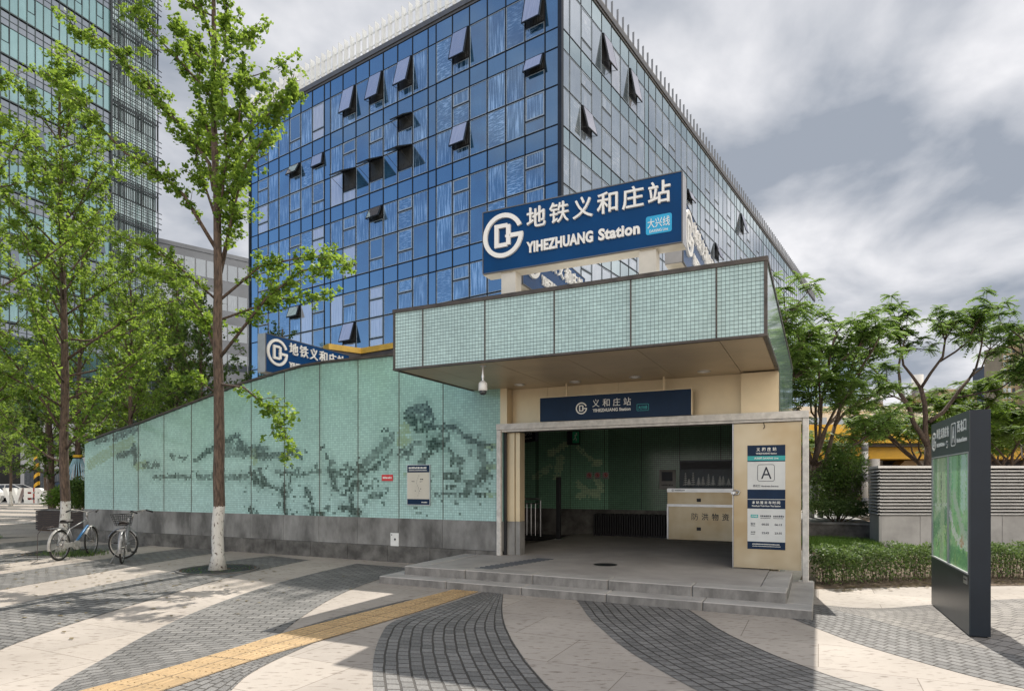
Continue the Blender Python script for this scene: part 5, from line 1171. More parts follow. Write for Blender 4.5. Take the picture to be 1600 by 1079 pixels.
g4 = ginkgo('ginkgo reaching in from beyond the upper left corner', (-11.0, 11.9, 0), 13.0, 77, straight(13.0, .1), (), 36, 4.2, 3.3, step=.09, per=7, leaf=.076, tr0=.115)
copy_tree(g2, (-14.8, 21.6, 0), 4.1, .94, 'ginkgo with yellow strap and pale cords on its trunk behind the slatted planter')
copy_tree(g2, (-12.0, 19.9, 0), 5.4, .80, 'shorter ginkgo rising just beyond the low end of the mosaic wall')
copy_tree(g2, (-14.4, 27.2, 0), 2.6, .95, 'ginkgo behind the mosaic wall that half hides the grey office block')
copy_tree(g2, (-22.5, 26.5, 0), 1.1, .95, 'ginkgo in the second row behind the striped post')
copy_tree(g2, (-32.4, 44, 0), 5.0, .9, 'far ginkgo with white foot standing behind the big white letters')
copy_tree(g2, (-35.2, 44.5, 0), 3.0, .85, 'far ginkgo near the left edge by the parked cars')
copy_tree(g2, (-20.5, 33.5, 0), 2.9, .95, 'ginkgo behind the planter shrub at the end of the mosaic wall')
copy_tree(g2, (-28.0, 33, 0), 3.7, .95, 'ginkgo shading the far left paving before the letters')
gd = ginkgo('dark leafy tree behind the sloping wall, left of the rear roof sign', (-12.2, 24.5, 0), 8.9, 31, straight(8.9, .15), (), 40, 1.6, 2.6, mat='leaf_dark', step=.1, per=6, group='dark trees behind the mosaic wall', leaf=.1, painted=False)
copy_tree(gd, (-15.4, 28.5, 0), 1.7, 1.1, 'taller dark tree behind the middle of the sloping wall')
copy_tree(gd, (-18.0, 24.8, 0), 3.9, .95, 'dark tree behind the low end of the mosaic wall')
copy_tree(gd, (-9.6, 26.5, 0), 5.0, .9, 'small dark tree at the foot of the blue office, beside the rear roof sign')

def locust(label, loc, seed, forks, h_tuft=1.0, n_leaf=13, leaf_len=.36, mat='leaf_locust', trunk_r=.13, painted=True, group='locust trees', name='locust_tree', tufts=3, lean=1.):
    """forked tree with tufts of long feather leaves; forks = list of polylines from the ground or from other limbs"""
    t = thing(name, label, 'tree', loc, 0, group); rr = random.Random(seed); mb = MB(); Q = []; rs = []; ends = []
    for P, r0, r1 in forks:
        P = [Vector(p) for p in P]; n = len(P) - 1
        D = [P[0]]
        for a, b in zip(P, P[1:]): D += [a.lerp(b, .5) + Vector((rr.gauss(0, .05), rr.gauss(0, .05), 0)) * (1 if a.z > 1.3 else .2), b]
        mb.tube(D, [r0 + (r1 - r0) * i / (len(D) - 1) for i in range(len(D))], 9)
        if r1 < .05: ends.append((D[-1], (D[-1] - D[-2]).normalized(), r1)); ends.append((D[-2], (D[-1] - D[-3]).normalized(), r1))
    mb.build('trunk', 'bark_painted' if painted else 'bark', t, True)
    br = MB()
    tips = []
    for p, d, r1 in ends:
        for k in range(tufts):
            e = (d * .8 + Vector((rr.gauss(0, .8), rr.gauss(0, .8), rr.gauss(.25, .45)))).normalized() * rr.uniform(.5, 1.25); q = arc(p, p + e, .06, 4); br.tube(q, [.022, .018, .014, .01, .006], 5)
            tips.append((q[-1], e))
            if rr.random() < .6: tips.append((q[2], e))
            for _ in range(1 + (rr.random() < .6)):
                e2 = (e * .6 + Vector((rr.gauss(0, .6), rr.gauss(0, .6), rr.gauss(.2, .4)))).normalized() * rr.uniform(.35, .7); q2 = arc(q[3], q[3] + e2, .03, 3); br.tube(q2, [.01, .008, .006, .004], 4); tips.append((q2[-1], e2))
    for p, e in tips:
        for k in range(n_leaf):
            az = rr.uniform(0, 6.283); el = rr.gauss(.15, .4); d = Vector((math.cos(az) * math.cos(el), math.sin(az) * math.cos(el), math.sin(el))); L = leaf_len * rr.uniform(.7, 1.1); dr = rr.uniform(.25, .5)
            sd = d.cross(Vector((0, 0, 1))).normalized() if abs(d.z) < .98 else Vector((1, 0, 0)); tone = rr.random()
            for j in range(1, 7):
                f = j / 6; c = p + d * L * f + Vector((0, 0, -dr * L * f * f)); w = L * .34 * (1 - .35 * abs(f - .5)); lw = L * .105
                fw = (d * .5 + Vector((0, 0, -.35))).normalized()
                for sg in (-1, 1):
                    ax = (sd * sg * .9 + fw * .45).normalized() * w; wv = ax.cross(Vector((0, 0, 1))).normalized() * lw if ax.length else sd * lw
                    Q.append((c, c + ax * .45 + wv, c + ax + Vector((0, 0, -.02)), c + ax * .45 - wv)); rs.append(min(1, max(0, tone + rr.gauss(0, .12))))
    br.build('branches', 'bark', t, True); quads('crown', Q, rs, mat, t)
    return t
def fork_tree(h, seed, split=1.9, spread=1.5, limbs=3, r=.12, second=True):
    rr = random.Random(seed); F = [([(0, 0, 0), (.05, 0, split * .5), (.08, 0, split)], r, r * .8)]; a0 = rr.random() * 6
    for i in range(limbs):
        a = a0 + i * 6.283 / limbs + rr.gauss(0, .25); rad = spread * rr.uniform(.75, 1.1); x, y = math.cos(a), math.sin(a); hz = h - 1.1 * rr.random() - .9
        p1 = (.08 + x * rad * .3, y * rad * .3, split + (hz - split) * .35); p2 = (x * rad * .7, y * rad * .7, split + (hz - split) * .7); p3 = (x * rad, y * rad, hz)
        F.append(([(.08, 0, split - .05), p1, p2], r * .62, r * .36)); F.append(([p2, p3], r * .36, .03))
        for k in range(2 if second else 1):
            b = a + rr.choice((-1, 1)) * rr.uniform(.5, 1.1); x2, y2 = math.cos(b), math.sin(b); q = rr.uniform(.45, .8) * rad
            F.append(([p1 if k else p2, ((p1 if k else p2)[0] + x2 * q * .6, (p1 if k else p2)[1] + y2 * q * .6, (p1 if k else p2)[2] + .55), ((p1 if k else p2)[0] + x2 * q * 1.3, (p1 if k else p2)[1] + y2 * q * 1.3, (p1 if k else p2)[2] + rr.uniform(.8, 1.7))], r * .34, .028))
    return F
# tree with the widely forked trunk behind the louvred enclosure
FK = [([(0, 0, 0), (.0, 0, 1.6), (-.05, 0, 3.2)], .19, .16), ([(-.05, 0, 3.15), (-.7, .1, 4.2), (-1.35, .1, 5.4)], .13, .09), ([(-1.35, .1, 5.4), (-1.5, .0, 6.4), (-1.3, -.2, 7.6)], .08, .03), ([(-1.35, .1, 5.4), (-2.3, .5, 6.4), (-2.9, .5, 7.2)], .07, .03), ([(-.9, .1, 4.7), (-2.0, -.8, 5.0), (-2.8, -1.0, 5.2)], .05, .025),
      ([(-.05, 0, 3.15), (-.1, .1, 4.4), (-.25, .2, 5.6)], .13, .10), ([(-.25, .2, 5.6), (-.95, .4, 6.6), (-1.0, .6, 8.3)], .08, .03), ([(-.25, .2, 5.6), (.4, -.3, 6.8), (.5, -.5, 8.0)], .08, .03),
      ([(.0, 0, 4.2), (1.2, .2, 5.0), (2.2, .3, 6.0)], .10, .07), ([(2.2, .3, 6.0), (2.6, .2, 6.9), (2.5, .1, 8.0)], .06, .03), ([(2.2, .3, 6.0), (3.1, .6, 6.5), (3.5, .6, 7.3)], .05, .03), ([(1.4, .2, 5.2), (2.6, -.8, 5.4), (3.2, -1.1, 5.9)], .05, .025), ([(.3, -.2, 6.6), (1.2, -.8, 7.3), (1.5, -.9, 8.0)], .05, .03)]
FK = [([(x * .80, y, z * .95) for x, y, z in P], a * .78, b * .85) for P, a, b in FK]
locust('big locust tree with a V-forked dark trunk behind the louvred enclosure', (16.2, 24.6, 0), 4, FK, painted=False, tufts=3, n_leaf=12)
locust('pair-stemmed locust with a whitewashed foot between the bush and the door frame', (10.0, 21.2, .35), 6, fork_tree(6.9, 6, 1.9, 1.5, 4, .10) + [([(.35, .1, 0), (.4, .1, 1.5), (.9, .2, 3.2)], .09, .06), ([(.9, .2, 3.2), (1.5, .2, 4.4), (1.9, .1, 5.4)], .06, .03), ([(.9, .2, 3.2), (1.6, .4, 3.9), (2.4, .4, 4.3)], .05, .03), ([(.08, 0, 1.85), (-.5, -.3, 2.5), (-1.0, -.5, 3.1)], .05, .03), ([(.08, 0, 1.85), (.9, -.5, 2.4), (1.5, -.6, 2.8)], .05, .03), ([(.08, 0, 1.85), (-.1, -.8, 2.6), (.2, -1.3, 3.4)], .05, .03)], n_leaf=10, tufts=2)
locust('locust close behind the right side of the canopy roof', (7.3, 19.3, 0), 9, fork_tree(7.6, 19, 3.0, 1.3, 4, .09), n_leaf=9, tufts=2, painted=False)
locust('locust reaching in from the right picture edge with its trunk outside the view', (20.1, 22.2, 0), 14, fork_tree(8.4, 25, 2.6, 1.7, 4, .12), n_leaf=11, tufts=2)
BT = locust('bright green broad tree behind the monolith and the louvred enclosure', (19.8, 30, 0), 18, fork_tree(5.9, 33, 1.8, 2.6, 5, .14), n_leaf=13, mat='leaf_bright', painted=False, group='bright low trees behind the enclosure', leaf_len=.42)
copy_tree(BT, (24.4, 31.0, 0), 2.0, 1.0, 'bright green tree at the far right, above the louvred enclosure')
copy_tree(BT, (29.0, 38, 0), 4.0, .95, 'bright tree between the yellow canopy and the right picture edge')
copy_tree(BT, (14.8, 33, 0), 1.2, .8, 'small bright tree in front of the yellow pavilion')

def leaf_volume(rr, pts_fn, n, s, Q, rs, aspect=.6):
    for _ in range(n): leaf_fan(Vector(pts_fn()), rr, s * rr.uniform(.7, 1.2), Q, rs, aspect, -.3)
def bush(name, label, cat, loc, rx, ry, h, n, s, mat, seed, group=None, z0=.05):
    t = thing(name, label, cat, loc, 0, group); rr = random.Random(seed); Q = []; rs = []
    lobes = [(rr.uniform(-.5, .5) * rx, rr.uniform(-.5, .5) * ry, h * rr.uniform(.3, .75), rr.uniform(.35, .6)) for _ in range(9)]
    def pt():
        l = rr.choice(lobes); a = rr.uniform(0, 6.283); b = math.asin(rr.uniform(-.8, 1)); q = rr.uniform(.6, 1.05) * l[3]
        return (l[0] + rx * q * math.cos(a) * math.cos(b), l[1] + ry * q * math.sin(a) * math.cos(b), max(z0, l[2] + h * .5 * q * math.sin(b)))
    leaf_volume(rr, pt, n, s, Q, rs)
    mb = MB()
    for l in lobes: mb.tube([(l[0] * .2, l[1] * .2, 0), (l[0] * .7, l[1] * .7, l[2] * .6), (l[0], l[1], l[2] + .2 * h)], [.02, .014, .005], 5)
    mb.build('stems', 'bark', t); quads('foliage', Q, rs, mat, t); return t
bush('shrub', 'big dark rounded shrub beside the whitewashed locust trunk', 'shrub', (10.35, 20.3, .3), 1.1, .9, 2.9, 9000, .075, 'leaf_dark', 41)
bush('shrub', 'clipped green shrub mass filling the dark stone planter', 'shrub', (9.75, 18.95, .46), 1.5, .5, .75, 6500, .06, 'leaf_hedge', 42)
bush('shrub', 'bright shrub in the slatted planter, left of the ginkgo trunk', 'shrub', (-14.95, 21.2, .6), .70, .7, 1.05, 4000, .08, 'leaf_bright', 43)
bush('shrub', 'darker shrub in the slatted planter against the mosaic wall', 'shrub', (-13.6, 20.5, .6), .9, .6, 1.25, 4000, .075, 'leaf_dark', 44)
bush('shrub', 'small climbing shrub on the roof at the left end of the canopy', 'shrub', loc2w(.15, 3.2, 4.3), .5, .4, .8, 900, .07, 'leaf_hedge', 45)
bush('shrub', 'little green plant in front of the dark podium wall', 'shrub', loc2w(-1.7, 7.2, 4.2), .7, .4, .9, 900, .08, 'leaf_bright', 46)
# hedge in front of the enclosure
hd = thing('hedge', 'low clipped hedge running behind the dark information monolith', 'hedge', (0, 0, 0))
HP = [(4.95, 10.25), (6.4, 10.75), (8.2, 11.0), (10.5, 10.9), (13.0, 10.3)]
rr = random.Random(50); Q = []; rs = []; HR, hl = resample(smooth(HP), 60); mbh = MB()
def hp():
    t = rr.random() ** 1.15 * 59; i = int(t); p = HR[i].lerp(HR[min(59, i + 1)], t - i); a = rr.uniform(-.36, .36)
    zt = .54 + .05 * math.sin(t * 1.1) + .04 * math.sin(t * 3.7); z = rr.uniform(.04, zt) if rr.random() < .62 else zt - abs(rr.gauss(0, .05))
    if z < .2 and rr.random() < .45: z += .25
    e = 1.0 if abs(a) > .2 or z > .4 else rr.choice((-1, 1)) * .34 / max(abs(a), .05) * .9
    return (p.x + rr.gauss(0, .02), p.y + a * min(1.6, abs(e)) * (1 if e > 0 else -1), z)
leaf_volume(rr, hp, 30000, .045, Q, rs, .6)
for k in range(420):
    t = rr.random() * 58; i = int(t); p = HR[i]; a = rr.uniform(-.3, .3); b = (p.x + rr.gauss(0, .05), p.y + a, 0); mbh.tube([b, (b[0] + rr.gauss(0, .06), b[1] + rr.gauss(0, .05), rr.uniform(.3, .6))], [.006, .003], 3)
mbh.build('stems', 'bark', hd); quads('foliage', Q, rs, 'leaf_hedge', hd)
def grass(name, cx, cy, rx, ry, n, h, seed, label_kind='stuff', mat='grass_blade', ring=0.):
    rr = random.Random(seed); Q = []; rs = []
    for _ in range(n):
        a = rr.uniform(0, 6.283); q = math.sqrt(rr.uniform(ring, 1)); x, y = cx + rx * q * math.cos(a), cy + ry * q * math.sin(a); b = rr.uniform(0, 6.283); w = .006; hh = h * rr.uniform(.4, 1.1); lx, ly = rr.gauss(0, .35) * hh, rr.gauss(0, .35) * hh
        Q.append(((x - w * math.cos(b), y - w * math.sin(b), .0), (x + w * math.cos(b), y + w * math.sin(b), .0), (x + lx * .6 + w * .7 * math.cos(b), y + ly * .6 + w * .7 * math.sin(b), hh * .65), (x + lx, y + ly, hh))); rs.append(rr.random())
    return struct(quads(name, Q, rs, mat, None), label_kind)
grass('grass', 8.5, 16.6, 1.0, 1.2, 8000, .2, 60)
grass('grass', -10.0, 14.45, .8, .5, 300, .12, 61, mat='leaf_hedge')
grass('grass', -9.75, 14.2, .35, .3, 220, .16, 65, mat='leaf_hedge')
grass('grass', -5.53, 11.95, .62, .6, 160, .05, 62, ring=.25)
grass('grass', -15.9, 18.4, .9, .8, 700, .12, 63)
rr = random.Random(77); Q = []; rs = []     # fallen leaves along the bed edge and under the trees
def fallen(x, y):
    a = rr.uniform(0, 6.28); s_ = rr.uniform(.02, .045); dx, dy = math.cos(a) * s_, math.sin(a) * s_; z = .0125
    Q.append(((x - dx, y - dy, z), (x + dy * .6, y - dx * .6, z + .003), (x + dx, y + dy, z + .006 * rr.random()), (x - dy * .6, y + dx * .6, z + .002))); rs.append(rr.random())
for _ in range(520): t = rr.random(); p = HR[int(t * 59)]; fallen(p.x + rr.gauss(0, .1), p.y - .42 - abs(rr.gauss(0, .22)))
for _ in range(260): fallen(rr.gauss(-6.2, 1.6), rr.gauss(10.6, 1.7))
for _ in range(160): fallen(rr.gauss(-10.4, 1.5), rr.gauss(13.6, 1.3))
struct(quads('leaf_litter', Q, rs, 'dry_leaf', None), 'stuff')
# ---------------------------------------------------------------- street furniture
def pit(label, x, y, r):
    t = thing('tree_pit', label, 'tree pit', (x, y, 0), 0, 'round tree pits')
    mb = MB(); n = 40
    put_ring(mb, (0, 0, .004), X, Y, 0, 0, r * .93, r, 0, 2 * math.pi, .02, 0, 40); mb.build('rim', 'granite_low', t)
    mb = MB()
    for k in range(7): put_ring(mb, (0, 0, .006), X, Y, 0, 0, .22 + (r * .9 - .22) * k / 7, .22 + (r * .9 - .22) * (k + .62) / 7, 0, 2 * math.pi, .012, 0, 40)
    mb.build('grating', 'dark_metal', t)
    mb = MB(); mb.disc((0, 0), r * .95, .0062, 40); mb.build('earth', 'soil', t)
    return t
pit('dark round grating around the foot of the nearest ginkgo', -5.53, 11.95, .72)
pit('grassy round pit under the blue bicycle', -10.45, 14.75, .85)

mo = thing('information_monolith', 'tall dark navy monolith with green map glass and white station lettering', 'sign', (4.87, 6.75, 0), math.atan2(-.916, -.40) + 0)
# local x runs along the glass face from the near edge to the far end when seen from the left
mo.location = (5.64, 8.52, 0); mo.rotation_euler = (0, 0, math.atan2(6.75 - 8.52, 4.87 - 5.64))
ML, MT, MH = 1.93, .19, 2.42
mb = MB(); mb.box(0, ML, .012, MT, .02, MH); mb.box(.04, ML - .04, .03, MT - .02, 0, .02); mb.build('body', 'sign_dark', mo)
mb = MB(); mb.box(0, ML, 0, .0115, 1.98, MH); mb.box(0, ML, 0, .0115, .02, .66); mb.box(0, .045, 0, .0115, .661, 1.979); mb.box(ML - .03, ML, 0, .0115, .661, 1.979); mb.build('front_plate', 'sign_grey_navy', mo)
gm = Grid(0, ML, .66, 2.0, .02, (.22, .46, .17), 70, .3); mr = random.Random(71)
for k in range(16): x = mr.uniform(.1, 1.8); z = mr.uniform(.7, 1.95); gm.stroke([(x, z), (x + mr.uniform(-.15, .15), z + mr.uniform(-.5, .5))], mr.uniform(.08, .3), mr.uniform(.3, .8), mr.choice(((.05, .30, .08), (.28, .40, .12), (.50, .58, .38), (.03, .14, .04), (.36, .50, .32), (.10, .42, .16))))
for k in range(60):
    x = mr.uniform(0, ML); z = .68 + abs(mr.gauss(0, .28)); gm.stroke([(x, z), (x + mr.uniform(-.06, .06), z + mr.uniform(0, .06))], mr.uniform(.03, .07), mr.uniform(.3, .8), mr.choice(((.03, .16, .04), (.30, .52, .10), (.06, .34, .08), (.5, .6, .3))))
for k in range(9):
    x = mr.uniform(.1, ML - .1); gm.stroke([(x, mr.uniform(1.2, 1.5)), (x + mr.uniform(-.03, .03), 1.97)], mr.uniform(.04, .16), mr.uniform(.25, .6), mr.choice(((.52, .62, .50), (.44, .58, .36), (.05, .20, .06), (.40, .46, .26))))
gm.stroke([(.2, 1.3), (1.0, 1.31)], .03, .7, (.5, .55, .45))
for x, w_, c in ((.16, .16, (.10, .22, .09)), (.33, .05, (.60, .68, .55)), (.46, .16, (.33, .44, .20)), (.66, .18, (.46, .55, .34)), (.86, .08, (.12, .28, .10)), (1.03, .10, (.50, .60, .42)), (1.22, .16, (.30, .52, .32)), (1.42, .08, (.06, .22, .08)), (1.62, .22, (.50, .70, .58)), (1.84, .14, (.42, .62, .5))):
    gm.stroke([(x, 1.42), (x + .02, 1.97)], w_, .55, c)
gm.stroke([(.06, 1.36), (.9, 1.365)], .022, .95, (.62, .68, .58)); gm.stroke([(.06, 1.0), (.5, 1.2), (.9, 1.25)], .20, .6, (.04, .20, .06)); gm.stroke([(1.02, 1.28), (1.15, 1.1), (1.42, .98), (1.88, .95)], .10, .95, (.66, .72, .58)); gm.stroke([(1.0, .82), (1.4, .8), (1.88, .78)], .16, .6, (.05, .24, .07)); gm.stroke([(.55, .72), (.6, 1.3)], .2, .5, (.42, .50, .30))
gm.stroke([(1.55, .98), (1.6, 1.0)], .12, .8, (.45, .18, .04)); gm.stroke([(1.2, 1.5), (1.6, 1.1), (1.85, 1.0)], .14, .7, (.45, .50, .40))
for k in range(9): gm.stroke([(.52, 1.75 - .05 * k), (.54, 1.75 - .05 * k)], .03, .8, (.05, .09, .06))
gm.c = np.clip(gm.c * 1.4, 0, .85)
for i, (a, b) in enumerate(((.05, .93), (.97, ML - .035))):
    mb = MB(); gm.tiles(mb, a, b, lambda u, z: (u, .0105, z), 0, .68, lambda u: 1.965); mb.build('map_sheet', 'print', mo)
    mb = MB(); mb.face([(a, .006, .68), (b, .006, .68), (b, .006, 1.965), (a, .006, 1.965)]); mb.build('glass_pane', 'pane_glass', mo)
mb = MB(); mb.box(.93, .97, -.004, .011, .665, 1.975); mb.box(.046, ML - .031, -.006, .011, 1.966, 1.979); mb.box(.046, ML - .031, -.008, .011, .661, .679); mb.box(.046, .056, -.005, .011, .68, 1.965); mb.box(ML - .041, ML - .031, -.005, .011, .68, 1.965); mb.build('glass_frame', 'sign_metal', mo)
mb = MB(); q = (0, 0, 0); put_logo(mb, q, X, Z, .17, 2.18, .12, .004); mb.build('emblem', 'white_letter', mo); mb = MB()
for i, ch in enumerate('地铁义和庄站'): put_text(mb, ch, q, X, Z, .33 + .115 * i, 2.20, .095, .13, .003, .02)
mb.build('lettering', 'white_letter', mo); line_part(mo, 'white_letter', 'YIHEZHUANG Station', q, X, Z, .33, 2.10, .45, .045, .003, .03); mb = MB()
put_ring(mb, q, X, Z, .90, 2.115, .028, .036, R(30), R(200), .003, 0, 16); put_ring(mb, q, X, Z, .92, 2.10, .028, .036, R(210), R(380), .003, 0, 16); mb.build('transfer_symbol', 'white_letter', mo); mb = MB()
put_round_box(mb, q, X, Z, 1.12, 1.34, 2.07, 2.34, .04, .003, .012); put_text(mb, 'A', q, X, Z, 1.165, 2.11, .13, .19, .003, .0); mb.build('exit_mark', 'white_letter', mo); mb = MB()
for i, ch in enumerate('西北口'): put_text(mb, ch, q, X, Z, 1.42 + .14 * i, 2.215, .115, .125, .003, .02)
mb.build('lettering', 'white_letter', mo); line_part(mo, 'white_letter', 'Northwest Entrance', q, X, Z, 1.40, 2.10, .44, .05, .003, .03)
mb = MB(); mb.box(1.70, 1.86, -.003, -.0005, .55, .63, 0); small_print(mb, (0, -.0032, 0), X, Z, 1.715, 1.84, .59, .018, rng, .001, 1); mb.build('maker_plate', ['steel', 'ink'], mo)

# louvred ventilation enclosure on a granite base
lv = thing('ventilation_enclosure', 'grey louvred ventilation enclosure on a pale granite base behind the hedge', 'enclosure', (9.25, 16.0, 0))
OUT = [(-.05, 1.55), (-.32, .55), (0, 0), (13.5, 0), (13.5, 5), (1.2, 5)]     # plan outline, chamfered at the left corner
OUT = [(1.85, 3.6), (.46, 1.2), (.02, .0), (13.5, .0), (13.5, 5.2), (2.6, 5.2)]
mb = MB(); mb.prism([(x + .05, y + .05, 0) for x, y in OUT], (0, 0, .05)); 
def wallpanels(mb, a, b, z0, z1, n, th=.06, gap=.006):
    a, b = Vector((a[0], a[1], 0)), Vector((b[0], b[1], 0)); d = (b - a); nr = Vector((-d.y, d.x, 0)).normalized()
    for i in range(n):
        p = a + d * (i / n); e = d / n; f = e.normalized() * gap; mb.obox(p + f + Vector((0, 0, z0)), e - f * 2, nr * th, (0, 0, z1 - z0))
wallpanels(mb, OUT[0], OUT[1], 0.05, .80, 2); wallpanels(mb, OUT[1], OUT[2], .05, .80, 1); wallpanels(mb, OUT[2], OUT[3], .05, .80, 13)
mb.build('granite_base', 'granite_pale', lv)
mb = MB(); mb.prism([(x * .985 + .16, y * .97 + .1, .05) for x, y in OUT], (0, 0, 1.92)); mb.build('inner_core', 'inner_dark', lv)
mb = MB()
for a, b in ((OUT[0], OUT[1]), (OUT[1], OUT[2]), (OUT[2], OUT[3])):
    a_, b_ = Vector((a[0], a[1], 0)), Vector((b[0], b[1], 0)); d = (b_ - a_); nr = Vector((-d.y, d.x, 0)).normalized()
    for k in range(14):
        z = .83 + k * .084; p = a_ - nr * .035 + Vector((0, 0, z)); mb.hexa([p, p + d, p + d + nr * .06 + Vector((0, 0, .030)), p + nr * .06 + Vector((0, 0, .030)), p + Vector((0, 0, .014)), p + d + Vector((0, 0, .014)), p + d + nr * .06 + Vector((0, 0, .044)), p + nr * .06 + Vector((0, 0, .044))])
mb.build('louvres', 'louvre_metal', lv)
mb = MB(); mb.prism([(x + (-.05 if x < 3 else .05), y - .05, 2.005) for x, y in OUT], (0, 0, .06)); mb.build('top_plate', 'louvre_metal', lv)

pl = thing('stone_planter', 'low dark stone planter wall in front of the shrubs', 'planter', (0, 0, 0))
mb = MB(); P_ = [(8.6, 18.4), (9.9, 18.55), (10.3, 18.0), (11.2, 19.4), (12.5, 24), (9, 24), (8.4, 20)]
P_ = [(8.45, 18.6), (9.7, 18.5), (10.45, 17.9), (10.75, 19.2), (12.5, 24), (9, 24), (8.4, 20)]
mb.prism([(x, y, 0) for x, y in P_], (0, 0, .42)); mb.build('wall', 'granite_low', pl)
mb = MB(); mb.prism([(x, y - .03, .424) for x, y in P_], (0, 0, .05)); mb.build('coping', 'granite', pl)
wpz = thing('slatted_planter', 'dark wooden slatted planter box at the far end of the mosaic wall', 'planter', loc2w(-17.7, 4.1), ANG)
mb = MB()
for k in range(9): mb.box(0, 5.4, -.03, .0, .04 + k * .073, .098 + k * .073); mb.box(-.03, 0, 0, 3, .04 + k * .073, .098 + k * .073)
mb.build('slats', 'wood_dark', wpz)
mb = MB(); mb.box(.02, 5.4, .02, 3, 0, .62); mb.build('box', 'soil', wpz)
mb = MB(); mb.box(-.06, 5.4, -.06, .08, .70, .735); mb.box(-.06, .08, .081, 3, .70, .734); mb.build('rim', 'granite', wpz)
# cords and strap on the ginkgo in the planter
cd = thing('cord_bundle', 'pale blue cords hung under a yellow strap on the ginkgo trunk', 'cords', (-14.8, 21.6, 0))
mb = MB()
for k in range(12):
    a = 3.6 + k * .26; x, y = math.cos(a), math.sin(a); mb.tube([(x * .13, y * .13, 2.45), (x * .3, y * .3, 1.9 + .03 * (k % 3)), (x * .42, y * .42, 1.25 + .1 * (k % 4)), (x * .30, y * .3, 1.1)], .016, 5)
mb.build('cords', 'cord_blue', cd)
mb = MB(); mb.tube([(0, 0, 2.5), (0, 0, 2.58)], .145, 16); mb.build('strap', 'strap_yellow', cd)

# letters standing on the square
for ch, x, w in (('O', -40.7, 1.9), ('W', -38.15, 2.1), ('E', -36.15, .85), ('R', -35.15, .95)):
    w_ = {'O': 1.25, 'W': 1.5, 'E': .72, 'R': .75}[ch]
    x0 = {'O': -40.1, 'W': -38.72, 'E': -37.10, 'R': -36.28}[ch]
    t = thing('standing_letter', {'O': 'white standing letter O, cut by the left picture edge', 'W': 'wide white standing letter W on the square', 'E': 'white standing letter E with red inner sides on the square', 'R': 'white standing letter R at the right end of the letter row'}[ch], 'letter', (x0, 48.5, 0), 0, 'big white letters standing on the square')
    mb = MB(); put_text(mb, ch, (0, 0, 0), X, Z, 0, .02, w_, 1.2, .35, .055, 0, 1); mb.build('letter_body', ['white_letter', 'letter_red' if ch == 'E' else 'white_paint'], t)
    mb = MB(); mb.box(.03, w_ - .03, -.3, -.05, -.01, .03); mb.build('base_plate', 'white_paint', t)
sp = thing('striped_post', 'tall post with slanting black and yellow stripes behind the white letters', 'post', (-39.0, 52, 0))
mb = MB(); mb.tube([(0, 0, 0), (0, 0, 4.6)], .20, 20); mb.build('shaft', 'stripe_black', sp, True)
for k in range(6):
    mb = MB(); z = .3 + k * .75; n = 20; b = len(mb.v)
    for i in range(n + 1):
        a = math.pi + math.pi * 2 * i / n; zz_ = z + .4 * (math.cos(a) + 1) / 2; mb.v += [(.206 * math.cos(a), .206 * math.sin(a), zz_), (.206 * math.cos(a), .206 * math.sin(a), zz_ + .3)]
    for i in range(n): mb.f.append((2 * i, 2 * i + 2, 2 * i + 3, 2 * i + 1)); mb.m.append(0)
    mb.build('stripe', 'yellow_paint', sp, True)

